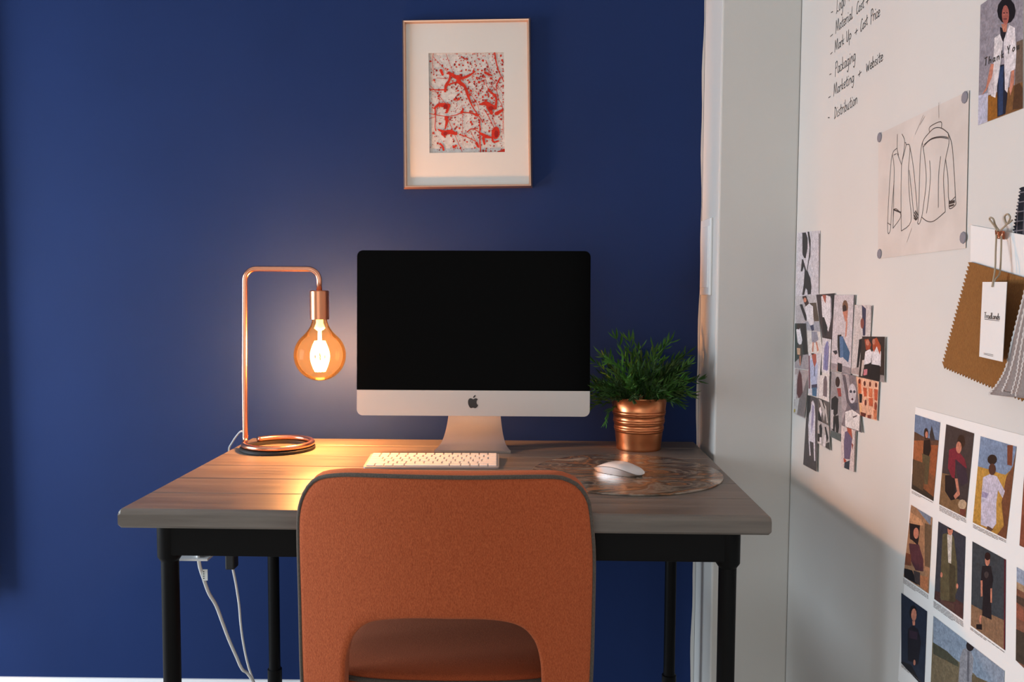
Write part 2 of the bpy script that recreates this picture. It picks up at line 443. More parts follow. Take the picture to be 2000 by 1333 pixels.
rows = [[1]*14, [1]*13+[1.5], [1.5]+[1]*13, [1.8]+[1]*11+[1.7], [2.35]+[1]*10+[2.15], [1, 1, 1, 1.25, 5, 1.25, 1, 1, 1, 1]]
pitch = .01830; y = .0575-.0038
for ri, rw in enumerate(rows):
    d = .0150 if ri else .0145
    tot = sum(rw); wu = (.279-.0085)/tot; x = -.1395+.00425
    for w in rw:
        o = bpy.data.objects.new('key', key_mesh(w*wu-.0026, d)); COL.objects.link(o); o.parent = kb
        yc = y-d/2; o.location = (x+w*wu/2, yc, .0043+.0055*(yc+.0575)/.115); o.rotation_euler = (math.atan(.0055/.115), 0, 0)
        x += w*wu
    y -= d+.0027+.0005

# ------------------------------------------------------------------ mat and mouse
PADC = Vector((.293, -.402)); PADR = .190
bm = bmesh.new(); lathe(bm, [(0, 0), (PADR-.001, 0), (PADR, .0008), (PADR, .0022), (PADR-.0008, .003), (0, .003)], n=96)
pad = link('desk_mat', bm, M_PAD); pad.location = (PADC.x, PADC.y, ZT); shade_auto(pad)
tag(pad, 'round glossy mat marbled in copper and grey under the mouse', 'desk mat')
ms = empty('computer_mouse', (.276, -.408, ZT+.003), math.radians(-40)); tag(ms, 'white low-profile mouse on the round marbled mat', 'mouse')
def dome(base):
    bm = bmesh.new(); rings = []; nr, na = 10, 40
    for i in range(nr+1):
        s = i/nr; ring = []
        for k in range(na):
            a = 2*math.pi*k/na; ca, sa = math.cos(a), math.sin(a); e = 2/2.7
            px = .0565*abs(ca)**e*(1 if ca >= 0 else -1); py = .0285*abs(sa)**e*(1 if sa >= 0 else -1)
            if base:
                q = .90+.07*s; arch = .0035+.0115*(1-(px/.0565)**2)
                ring.append(bm.verts.new((px*q*.99, py*q, .0006+arch*s*.95)))
            else:
                q = 1-s
                arch = .0042+.0118*(1-(px/.0565)**2)          # lower rim of the shell
                top = .0040+.0175*(1-(px*q/.0565)**2)**.9
                f = 1-q**4
                ring.append(bm.verts.new((px*q, py*q, arch*(1-f)+top*f if i else arch)))
        rings.append(ring)
    for r0, r1 in zip(rings, rings[1:]):
        for k in range(na): bm.faces.new((r0[k], r0[(k+1) % na], r1[(k+1) % na], r1[k]))
    if base: bm.faces.new(rings[0][::-1])
    bmesh.ops.remove_doubles(bm, verts=bm.verts[:], dist=1e-6)
    return bm
shade_auto(link('shell', dome(False), M_MOUSE, ms), 50)
shade_auto(link('base', dome(True), M_ALU, ms), 50)

# ------------------------------------------------------------------ lamp
LX, LY = -.3795, -.163                            # bulb axis
RC = Vector((-.477, -.165)); RR = .076; TR = .0064
lamp = empty('table_lamp', (RC.x, RC.y, ZT)); tag(lamp, 'copper tube table lamp with a large lit amber globe bulb', 'lamp')
def lp(o): return rel(o, lamp)
path = []
zr = ZT+.0075+TR
for k in range(49):
    a = math.radians(143-k*(143+170)/48); path.append((RC.x+RR*math.cos(a), RC.y+RR*math.sin(a), zr))
sx = RC.x-RR*1.0; sy = RC.y+.004
path = path[:-1]
path = path[:-1]
path += [(sx+.0006, sy-.0052, zr+.0035), (sx-.0004, LY, zr+.012), (sx-.0004, LY, zr+.03), (sx, LY, zr+.15)]
zt = 1.1525; rb = .026; xs = sx+.004
path.append((xs, LY, zt-rb))
for k in range(1, 9):
    a = math.radians(180-90*k/8); path.append((xs+rb+rb*math.cos(a), LY, zt-rb+rb*math.sin(a)))
for k in range(0, 9):
    a = math.radians(90-90*k/8); path.append((LX-rb+rb*math.cos(a), LY, zt-rb+rb*math.sin(a)))
path.append((LX, LY, 1.100))
lp(link('tube_frame', tube(bmesh.new(), path, TR, 14), M_COPPER, smooth=True))
bm = bmesh.new(); lathe(bm, [(0, 0), (.080, 0), (.082, .002), (.082, .006), (.080, .0075), (.062, .0075), (.062, .004), (0, .004)], (RC.x-.002, RC.y, ZT), 64)
bm2 = bmesh.new(); lathe(bm2, [(.066, 0), (.083, 0), (.0845, .002), (.0845, .0058), (.083, .0078), (.066, .0078), (.066, 0)], (RC.x-.001, RC.y, ZT), 64); bm.free()
shade_auto(lp(link('base_ring', bm2, M_RUBBER)))
bm = bmesh.new(); lathe(bm, [(0, 1.104), (.0195, 1.104), (.0215, 1.102), (.0215, 1.0385), (.0195, 1.0385), (.0195, 1.06), (0, 1.06)], (LX, LY, 0), 40)
shade_auto(lp(link('socket', bm, M_COPPERB)))
# bulb
BZ, BR = .9565, .0585
prof = [(0, BZ-BR)]
for k in range(1, 25):
    a = math.radians(-90+k*141/24); prof.append((BR*math.cos(a), BZ+BR*math.sin(a)))
r0, z0 = prof[-1]
for t in (.2, .4, .6, .8, 1.0):
    prof.append((r0+(.0165-r0)*(t*(2-t)), z0+(1.041-z0)*t))
bm = bmesh.new(); lathe(bm, prof, (LX, LY, 0), 48)
mg = bpy.data.materials.new('amber_bulb_glass'); mg.use_nodes = True; nt = mg.node_tree
for n in list(nt.nodes): nt.nodes.remove(n)
o_ = nt.nodes.new('ShaderNodeOutputMaterial'); tr_ = nt.nodes.new('ShaderNodeBsdfTransparent'); gl_ = nt.nodes.new('ShaderNodeBsdfGlossy'); mx_ = nt.nodes.new('ShaderNodeMixShader'); lw_ = nt.nodes.new('ShaderNodeLayerWeight')
df_ = nt.nodes.new('ShaderNodeBsdfTranslucent'); mx2 = nt.nodes.new('ShaderNodeMixShader')
nz_ = nt.nodes.new('ShaderNodeTexNoise'); nz_.inputs['Scale'].default_value = 30
tr_.inputs[0].default_value = (1.0, .80, .50, 1); gl_.inputs[0].default_value = (1, .85, .65, 1); gl_.inputs['Roughness'].default_value = .04
df_.inputs[0].default_value = (1.0, .55, .20, 1); mx2.inputs[0].default_value = .0045
lw_.inputs['Blend'].default_value = .12
nt.links.new(lw_.outputs['Fresnel'], mx_.inputs[0]); nt.links.new(tr_.outputs[0], mx2.inputs[1]); nt.links.new(df_.outputs[0], mx2.inputs[2])
nt.links.new(mx2.outputs[0], mx_.inputs[1]); nt.links.new(gl_.outputs[0], mx_.inputs[2]); nt.links.new(mx_.outputs[0], o_.inputs[0])
bulb = lp(link('bulb', bm, mg, smooth=True))
me_ = bpy.data.materials.new('glowing_filament'); me_.use_nodes = True; nt = me_.node_tree
b_ = nt.nodes['Principled BSDF']; b_.inputs['Base Color'].default_value = (1, .6, .2, 1); b_.inputs['Emission Color'].default_value = (1.0, .60, .24, 1); b_.inputs['Emission Strength'].default_value = 90
bm = bmesh.new()
for k in range(10):
    a = 2*math.pi*k/10; pts = []
    for t in range(9):
        q = t/8; rr = .0095+.0095*math.sin(math.pi*q); aa = a+.5*q
        pts.append((LX+rr*math.cos(aa), LY+rr*math.sin(aa), .920+.068*q))
    tube(bm, pts, .0030, 6)
def sub(o, par):
    o.parent = par; return o
sub(link('filament', bm, me_, smooth=True), bulb)
bm = bmesh.new(); lathe(bm, [(0, .985), (.004, .985), (.0042, 1.012), (.0125, 1.018), (.008, 1.030), (.008, 1.045), (0, 1.045)], (LX, LY, 0), 20)
ms_ = mat('glass_stem', (.9, .8, .6), .15, **{'Emission Strength': 4.0}); B(ms_).inputs['Emission Color'].default_value = (1, .62, .25, 1)
n_ = N(ms_, 'ShaderNodeTexNoise'); bump(ms_, n_.outputs['Fac'], .05, .0005)
sub(link('filament_stem', bm, ms_, smooth=True), bulb)
pl_ = bpy.data.lights.new('bulb_light', 'POINT'); pl_.energy = LAMP_POWER; pl_.color = (1.0, .46, .20); pl_.shadow_soft_size = .0245
po = bpy.data.objects.new('bulb_light', pl_); COL.objects.link(po); po.location = (LX, LY, BZ-.003)
lc = [(sx-.003, LY+.006, ZT+.034), U(471, 843, 'y', -.150), U(462, 852, 'y', -.128), U(454, 864, 'y', -.112), U(447, 879, 'y', -.100), (-.612, -.085, .695), (-.590, -.055, .62), (-.545, -.05, .52), (-.534, -.05, .45), (-.532, -.05, .02)]
lp(link('power_cord', tube(bmesh.new(), smooth_path(lc, 6), .0021, 8), M_GREYCABLE, smooth=True))

# ------------------------------------------------------------------ plant
PC = Vector((.3535, -.127))
plant = empty('potted_plant', (PC.x, PC.y, ZT)); tag(plant, 'bushy green artificial plant in a ribbed copper pot', 'plant')
bm = bmesh.new()
r0, r1, hh = .0505, .0640, .121
def pr_(z): return r0+(r1-r0)*z/hh
prof = [(0, .002), (r0-.003, .002), (r0, 0), (r0+.001, .002), (pr_(.006), .006)]
for zc in (.052, .066, .080, .094):
    pass
for z in [.02, .040]: prof.append((pr_(z), z))
for zc in (.049, .066, .086):
    for dz, dr in ((-.0062, 0), (-.0045, .0012), (-.003, .0002), (-.0012, .0016), (.0012, .0016), (.003, .0002), (.0045, .0012), (.0062, 0)):
        prof.append((pr_(zc+dz)+dr, zc+dz))
prof += [(pr_(.105), .105), (pr_(.117), .117), (r1+.0012, .1185), (r1+.0022, .1205), (r1+.0012, .1225), (r1-.001, .122), (r1-.0022, .119), (pr_(.1)-.0015, .1)]
lathe(bm, prof, n=64); pot = shade_auto(link('pot', bm, M_POT, plant), 50)
bm = bmesh.new(); tube(bm, [(r1-.002, -.014, .122), (r1+.006, -.008, .128), (r1+.007, 0, .130), (r1+.006, .008, .128), (r1-.002, .014, .122)], .0016, 8)
link('tab', bm, M_POT, pot, smooth=True)
msoil = mat('dark_soil', (.012, .010, .008), .95); noise_mix(msoil, 90, (.006, .005, .004), (.03, .024, .018), coords(msoil))
bm = bmesh.new(); lathe(bm, [(0, .108), (.03, .107), (pr_(.1)-.002, .103)], n=32); link('soil', bm, msoil, plant, smooth=True)
mleaf = mat('green_leaf', (.05, .14, .03), .6, spec=.15); oi = N(mleaf, 'ShaderNodeObjectInfo'); lr = N(mleaf, 'ShaderNodeValToRGB')
for p, c in ((.01, (.022, .050, .016)), (.45, (.032, .085, .018)), (.8, (.050, .160, .024)), (.99, (.075, .090, .034))):
    e = lr.color_ramp.elements.new(p); e.color = (*c, 1)
lr.color_ramp.elements.remove(lr.color_ramp.elements[0]); lr.color_ramp.elements.remove(lr.color_ramp.elements[-1])
L(mleaf, oi.outputs['Random'], lr.inputs['Fac']); L(mleaf, lr.outputs['Color'], B(mleaf).inputs['Base Color'])
def sprig_mesh(seed, length, droop):
    rg = random.Random(seed); bm = bmesh.new()
    pts = [Vector((0, 0, 0))]; d = Vector((0, 0, 1))
    n = 9
    for i in range(n):
        d = (d+Vector((droop*(i/n)*.35+rg.uniform(-.05, .05), rg.uniform(-.06, .06), 0))).normalized(); pts.append(pts[-1]+d*length/n)
    tube(bm, pts, [.0011-.0007*i/n for i in range(n+1)], 4)
    def leaf(p, dr, ln, w):
        s = dr.cross(Vector((0, 0, 1)));
        if s.length < .05: s = Vector((1, 0, 0))
        s.normalize(); nrm = s.cross(dr)
        q = [p, p+dr*ln*.3+s*w-nrm*.001, p+dr*ln*.65+s*w*.8-nrm*.001, p+dr*ln+nrm*.002, p+dr*ln*.65-s*w*.8-nrm*.001, p+dr*ln*.3-s*w-nrm*.001]
        m1 = p+dr*ln*.45+nrm*.0012
        v = [bm.verts.new(x) for x in q]; c = bm.verts.new(m1)
        for i in range(6): bm.faces.new((v[i], v[(i+1) % 6], c))
    for i in range(2, n+1):
        for s in range(3 if i > 3 else 2):
            a = rg.uniform(0, 6.28); td = (pts[i]-pts[i-1]).normalized()
            side = Vector((math.cos(a), math.sin(a), 0)); side = (side-td*side.dot(td)).normalized()
            dr = (td*rg.uniform(.7, 1.3)+side*rg.uniform(.45, .9)).normalized()
            leaf(pts[i], dr, rg.uniform(.018, .034), rg.uniform(.0018, .0031))
    leaf(pts[-1], (pts[-1]-pts[-2]).normalized(), .026, .0026)
    me = bpy.data.meshes.new('sprig'); bm.to_mesh(me); bm.free(); me.materials.append(mleaf); return me
variants = [sprig_mesh(s, ln, dp) for s, ln, dp in ((1, .12, .1), (2, .135, .25), (3, .105, .5), (4, .12, .8), (5, .095, 1.2), (6, .14, .3), (7, .11, 1.0))]
rg = random.Random(11)
def add_sprig(mesh, az, lean, r, sc):
    o = bpy.data.objects.new('sprig', mesh); COL.objects.link(o); o.parent = plant
    o.location = (r*math.cos(az), r*math.sin(az), .105)
    o.rotation_euler = (Matrix.Rotation(az, 3, 'Z') @ Matrix.Rotation(lean, 3, 'Y')).to_euler(); o.scale = (sc,)*3
for i in range(96):
    az = rg.uniform(0, 2*math.pi); q = math.sqrt(rg.random()); lean = .04+.92*q
    add_sprig(rg.choice(variants), az, lean, .008+.034*q, rg.uniform(1.02, 1.44)*(1-.42*q)*(.84 if math.cos(az) < -.4 and q > .5 else 1))
for i in range(24):
    az = rg.uniform(0, 2*math.pi); add_sprig(rg.choice(variants), az, rg.uniform(.5, 1.1), .044, rg.uniform(.5, .68))
add_sprig(variants[4], math.radians(200), 1.75, .048, .62); add_sprig(variants[6], math.radians(188), 1.45, .05, .72); add_sprig(variants[3], math.radians(172), 1.3, .05, .8)

# ------------------------------------------------------------------ chair
YB = -.790                                         # rear face of the back
def chx(x, y, Y=YB):
    p = U(x, y, 'y', Y); return (p.x, p.z)
outer_px = [(573,1333),(569.7,1197),(566,1065),(568,1015),(576,986),(589.5,963),(609,946),(639,938),(688,933.5),(804,933),(903,934.5),(1002,936),(1084,940),(1114,949),(1134,963),(1150,986),(1156,1006),(1161,1048),(1165,1114),(1163,1230),(1160,1333)]
inner_px = [(667,1333),(670,1296),(682,1260),(705,1233),(738,1220),(804,1213),(870,1213),(936,1215),(985,1222),(1018,1235),(1038,1255),(1051,1283),(1058,1333)]
def resample(p, n):
    p = smooth_path([Vector((a, b, 0)) for a, b in p], 6); Ls = [0]
    for a, b in zip(p, p[1:]): Ls.append(Ls[-1]+(b-a).length)
    out = []; j = 0
    for k in range(n):
        s = Ls[-1]*k/(n-1)
        while j < len(Ls)-2 and Ls[j+1] < s: j += 1
        t = (s-Ls[j])/max(1e-9, Ls[j+1]-Ls[j]); out.append(p[j].lerp(p[j+1], t))
    return out
outer = [chx(*p) for p in outer_px]; inner = [chx(*p) for p in inner_px]
zbot = .400
outer = [(outer[0][0]+.004, zbot)]+outer+[(outer[-1][0]-.004, zbot)]
inner = [(inner[0][0]-.001, zbot)]+inner+[(inner[-1][0]+.001, zbot)]
XCH = (outer[5][0]+outer[-6][0])/2
NT = 96
O_ = resample(outer, NT); I_ = resample(inner, NT)
def ybow(x):                                       # the back wraps forward towards its sides
    return .85*(x-XCH)**2*1.0
chair = empty('upholstered_chair', (XCH, -.50, 0)); tag(chair, 'orange fabric chair with grey piping pulled up to the desk', 'chair')
def chp(o): return rel(o, chair)
TH = .052; NS = 14
bm = bmesh.new(); rings = []
for t in range(NT):
    ring = []
    o3, i3 = O_[t], I_[t]; wv = (o3-i3).length
    rr = min(.018, TH*.45)
    prof = []
    for k in range(NS+1):                          # rear side, inner to outer
        s = k/NS; prof.append((s, 0))
    loop = []
    e = rr/wv
    for k in range(6): a = math.pi*k/10; loop.append((e*(1-math.sin(a)), rr*(1-math.cos(a)) if False else 0))
    loop = []
    rsm = .007                                     # tight radius on the piped rear edge
    for s, y in ((0, rsm), (rsm*.3/wv, rsm*.3), (rsm/wv, 0)): loop.append((s, y))
    for k in range(1, NS): loop.append((rsm/wv+(1-2*rsm/wv)*k/NS, 0))
    for s, y in ((1-rsm/wv, 0), (1-rsm*.3/wv, rsm*.3), (1, rsm)): loop.append((s, y))
    for a in range(0, 5):
        an = math.pi/2*a/4; loop.append((1-e+e*math.cos(an)*1.0+.004/wv, TH-rr+rr*math.sin(an)))
    for k in range(1, 6): loop.append((1-e-(1-2*e)*k/6, TH))
    for a in range(4, -1, -1):
        an = math.pi/2*a/4; loop.append((e-e*math.cos(an), TH-rr+rr*math.sin(an)))
    for s, y in loop:
        p = i3.lerp(o3, s)
        ring.append(bm.verts.new((p.x, YB+y+ybow(p.x), p.y)))
    rings.append(ring)
n = len(rings[0])
for r0_, r1_ in zip(rings, rings[1:]):
    for k in range(n): bm.faces.new((r0_[k], r0_[(k+1) % n], r1_[(k+1) % n], r1_[k]))
bm.faces.new(rings[0][::-1]); bm.faces.new(rings[-1])
back = shade_auto(chp(link('backrest', bm, M_ORANGE)), 60)
pip = [(p.x, YB+.003+ybow(p.x), p.y+.000) for p in O_]
pp = chp(link('piping', tube(bmesh.new(), pip, .0036, 8), M_PIPE, smooth=True))
# seat cushion
sw = .245
def seat_outline(n=72):
    out = []
    for k in range(n):
        a = 2*math.pi*k/n; ca, sa = math.cos(a), math.sin(a); e = 2/4.5
        x = sw*abs(ca)**e*(1 if ca > 0 else -1); y = .225*abs(sa)**e*(1 if sa > 0 else -1)
        if y < 0: y -= .018*(1-(x/sw)**2)
        out.append((XCH+x, -.478+y))
    return out
so = seat_outline(); bm = bmesh.new(); rings = []
cx_, cy_ = XCH, -.478
for sc, z in ((.90, .395), (.97, .398), (1.0, .410), (1.0, .445), (.985, .455), (.94, .461), (.7, .466), (.35, .468)):
    rings.append([bm.verts.new((cx_+(x-cx_)*sc, cy_+(y-cy_)*sc, z)) for x, y in so])
for a, b in zip(rings, rings[1:]):
    for k in range(len(so)): bm.faces.new((a[k], a[(k+1) % len(so)], b[(k+1) % len(so)], b[k]))
bm.faces.new(rings[0][::-1]); bm.faces.new(rings[-1])
seat = shade_auto(chp(link('seat', bm, M_ORANGE)), 60)
ring = [(cx_+(x-cx_)*.995, cy_+(y-cy_)*.995, .4515) for x, y in so]; ring.append(ring[0])
sp_ = link('piping', tube(bmesh.new(), ring, .0045, 8, False), M_PIPE, smooth=True); chp(sp_)
for s in (-1, 1):
    chp(boxo('back_bracket', (XCH+s*.20-.022, XCH+s*.20+.022, -.745, -.60, .385, .400), M_BLACK, bev=.004))
bm = bmesh.new(); lathe(bm, [(0, .40), (.09, .40), (.09, .388), (.045, .372), (.034, .33), (.034, .30), (0, .30)], (XCH, -.46, 0), 28)
shade_auto(chp(link('hub', bm, M_BLACK)))
for k in range(4):
    a = math.radians(32+90*k); ca, sa = math.cos(a), math.sin(a)
    pts = [(XCH+.02*ca, -.46+.02*sa, .352), (XCH+.16*ca, -.46+.16*sa, .318), (XCH+.27*ca, -.46+.27*sa, .20), (XCH+.33*ca, -.46+.33*sa, .012)]
    chp(link('leg', tube(bmesh.new(), smooth_path(pts, 5), [.016-.006*i/15 for i in range(16)], 12), M_BLACK, smooth=True))

# ------------------------------------------------------------------ picture on the blue wall
def on(p, y): return U(p[0], p[1], 'y', y)
oc = [on(p, -.018) for p in [(785, 38), (1036, 34), (1040, 366), (788, 369)]]
pic = empty('framed_picture', oc[3].lerp(oc[2], .5)); pic.location.y = 0; tag(pic, 'copper-framed abstract print of red paint splatter with white mat', 'picture')
def pc_(o): return rel(o, pic)
cen = sum(oc, Vector())/4
def inset(pts, d):
    out = []
    for i in range(4):
        a = (pts[i-1]-pts[i]).normalized(); b = (pts[(i+1) % 4]-pts[i]).normalized(); out.append(pts[i]+(a+b)*d)
    return out
def at_y(ps, y): return [Vector((p.x, y, p.z)) for p in ps]
prof = [(0, -.001), (0, -.014), (.0035, -.020), (.0065, -.019), (.0085, -.012), (.0085, -.001)]
loops = [at_y(inset(oc, d), y) for d, y in prof]
for i in range(4):
    j = (i+1) % 4; bm = bmesh.new()
    A = [bm.verts.new(l[i]) for l in loops]; Bv = [bm.verts.new(l[j]) for l in loops]
    for k in range(len(A)):
        m_ = (k+1) % len(A); bm.faces.new((A[k], A[m_], Bv[m_], Bv[k]))
    bm.faces.new(A[::-1]); bm.faces.new(Bv)
    pc_(link('frame_bar', bm, M_FRAME))
M_MAT = wall_mat('mat_board', (.66, .645, .60), .75, .02)
inn = at_y(inset(oc, .0075), -.011)
wnd = [on(p, -.011) for p in [(837, 104), (984, 102), (986, 297), (839, 299)]]
bm = bmesh.new()
for lay, fl in ((-.011, False), (-.0085, True)):
    a = [bm.verts.new(p) for p in at_y(inn, lay)]; b = [bm.verts.new(p) for p in at_y(inset(wnd, 0 if not fl else -.0006), lay)]
    for i in range(4):
        j = (i+1) % 4; bm.faces.new((a[i], a[j], b[j], b[i]))
    if not fl: keep = b
    else:
        for i in range(4):
            j = (i+1) % 4; bm.faces.new((keep[i], keep[j], b[j], b[i]))
pc_(link('mat_board', bm, M_MAT))

def painted(name, layers, plane, material=M_PRINT, eps=.00008, parent=None):
    """one flat print: layers of (rgb, [world points]) lying on each other"""
    me = bpy.data.meshes.new(name); verts, faces, cols = [], [], []
    for i, (c, pts) in enumerate(layers):
        off = plane*(eps*i); b = len(verts); verts += [tuple(Vector(p)+off) for p in pts]; faces.append(tuple(range(b, b+len(pts)))); cols.append(lin(c))
    me.from_pydata(verts, [], faces); at = me.color_attributes.new('Col', 'FLOAT_COLOR', 'CORNER')
    for poly, c in zip(me.polygons, cols):
        for li in poly.loop_indices: at.data[li].color = (*c, 1)
    me.materials.append(material); me.update()
    o = bpy.data.objects.new(name, me); COL.objects.link(o)
    if parent: o.parent = parent
    return o
def ribbon(pts, w):
    """outline polygons of a stroke in 2d px, w may vary"""
    ws = w if isinstance(w, (list, tuple)) else [w]*len(pts); out = []
    for i in range(len(pts)-1):
        a, b = Vector(pts[i]), Vector(pts[i+1]); d = (b-a)
        if d.length < 1e-9: continue
        d.normalize(); n = Vector((-d.y, d.x)); e = d*.25*min(ws[i], ws[i+1])
        out.append([a-e+n*ws[i]/2, b+e+n*ws[i+1]/2, b+e-n*ws[i+1]/2, a-e-n*ws[i]/2])
    return out
def blob(x, y, rx, ry, n=9, j=.25, rg=random):
    ph = rg.uniform(0, 6.28)
    return [(x+rx*math.cos(ph+2*math.pi*k/n)*(1+rg.uniform(-j, j)), y+ry*math.sin(ph+2*math.pi*k/n)*(1+rg.uniform(-j, j))) for k in range(n)]
# the artwork: zoom coordinates of the print, 6.06 zoom px per photo px
rg = random.Random(5)
RED, RED2, DARK = (196, 44, 22), (150, 22, 14), (70, 62, 58)
Ly = [((205, 200, 194), [on(p, -.0075) for p in [(834, 101), (988, 99), (990, 301), (836, 303)]])]
def az(p): return on((830+p[0]/6.06, 90+p[1]/6.06), -.0075)
items = []
for i in range(700):
    x, y = rg.uniform(55, 930), rg.uniform(95, 1255); items.append((DARK, blob(x, y, 2.6, 3.0, 5, .2, rg)))
for i in range(900):
    x, y = rg.uniform(60, 925), rg.uniform(95, 1250)
    if i > 420: x = min(925, max(60, rg.gauss(620, 190))); y = min(1245, max(95, rg.gauss(560, 250)))
    r = rg.choice((4, 5, 6, 8, 11)); items.append((RED if rg.random() < .7 else RED2, blob(x, y, r, r*rg.uniform(.7, 1.5), 6, .3, rg)))
strokes = [([(825,85),(845,200),(880,310),(932,420)], [18,14,11,9]), ([(285,320),(370,370),(440,380),(520,350),(590,305)], [34,46,34,26,14]), ([(390,370),(410,430),(470,480),(510,590),(560,710),(630,820),(680,890)], [50,46,34,30,14,11,9]),
 ([(300,330),(290,400),(250,470),(240,540)], [20,26,34,22]), ([(240,480),(330,440),(420,430)], [14,18,20]), ([(55,510),(130,520),(240,520)], [10,12,16]), ([(60,470),(130,540),(200,630),(260,700)], [5,6,6,6]),
 ([(110,740),(160,700),(220,700),(280,710)], [18,34,50,40]), ([(280,700),(260,780),(240,790)], [40,26,10]), ([(120,740),(125,850),(120,960),(130,1000)], [16,10,9,14]), ([(250,850),(260,890),(240,980)], [38,34,14]), ([(160,990),(230,1020),(300,1020),(370,1040)], [16,40,52,30]), ([(215,1040),(240,1080)], [40,16]),
 ([(55,800),(150,820),(260,835),(360,820),(440,790),(540,795),(620,820)], [7,8,7,9,13,13,30]), ([(650,880),(650,1000),(650,1120),(660,1255)], [12,13,15,13]), ([(670,690),(720,680),(790,720),(830,730)], [26,50,60,30]), ([(760,730),(790,800)], [60,30]), ([(830,580),(845,640),(835,740)], [26,24,30]), ([(750,520),(830,590)], [22,26]),
 ([(840,990),(845,1030),(835,1080)], [70,78,50]), ([(800,1000),(805,1130),(870,1125)], [20,22,16]), ([(850,800),(915,760)], [44,26]), ([(650,1030),(720,1070),(800,1090)], [18,40,9]), ([(690,1090),(705,1160)], [34,22]), ([(610,1150),(630,1190)], [30,26]), ([(410,1050),(500,1080),(600,1130)], [13,9,8]), ([(500,1020),(560,980),(640,1020)], [13,11,8]),
 ([(190,290),(210,340)], [34,26]), ([(720,320),(790,350)], [30,16]), ([(890,380),(850,460),(850,540)], [20,13,7]), ([(180,1160),(210,1190),(220,1230)], [24,20,24]), ([(340,1200),(370,1180)], [26,20]), ([(865,1255),(940,1240)], [18,36]), ([(100,90),(90,200),(110,340)], [5,5,6]), ([(100,130),(200,240),(290,330)], [4,5,5]), ([(250,95),(290,200),(340,330)], [4,4,4]), ([(260,830),(330,1000),(440,1250)], [7,6,6]), ([(720,170),(760,270),(755,350),(840,440),(930,580)], [7,6,5,5,4]), ([(840,470),(870,620),(920,740),(925,1040)], [6,6,6,5]), ([(700,750),(760,850),(830,1000)], [9,8,7]), ([(440,700),(445,900),(450,1180)], [5,4,3]), ([(460,480),(600,650),(640,760)], [6,5,4]), ([(55,860),(120,840)], [6,5]), ([(140,380),(280,390)], [5,5]), ([(660,420),(720,400),(730,470),(800,560)], [6,6,5,6]), ([(540,1010),(620,1170)], [6,6]), ([(800,840),(860,1000)], [5,5]), ([(770,440),(840,520)], [5,5]), ([(120,840),(170,640),(150,560),(90,540)], [5,5,4,4])]
for p, w in strokes:
    ps = smooth_path([Vector((a, b, c)) for (a, b), c in zip(p, w)], 4)
    for q in ribbon([(v.x, v.y) for v in ps], [v.z for v in ps]): items.append((RED, [(v.x, v.y) for v in q]))
    for v, k in ((p[0], w[0]), (p[-1], w[-1])): items.append((RED, blob(v[0], v[1], k*.55, k*.55, 8, .2, rg)))
for (x, y, a, b) in ((245, 720, 26, 30), (845, 1040, 26, 40), (240, 1040, 24, 22), (780, 740, 30, 26), (400, 630, 14, 16), (355, 632, 16, 16), (640, 430, 18, 16), (440, 780, 18, 20)):
    items.append((RED2 if a > 18 else RED, blob(x, y, a, b, 10, .15, rg)))
art = [(c, [az(p) for p in pts]) for c, pts in items]
ao = painted('art_print', Ly+art, Vector((0, -1, 0)), M_ART, eps=.0000008); pc_(ao)
bm = bmesh.new(); qa = [bm.verts.new(p) for p in at_y(inset(oc, .004), -.002)]; bm.faces.new(qa); qb = [bm.verts.new(p) for p in at_y(inset(oc, .004), -.0068)]; bm.faces.new(qb)
for i in range(4): bm.faces.new((qa[i], qa[(i+1) % 4], qb[(i+1) % 4], qb[i]))
pc_(link('backing_board', bm, M_PAPER))

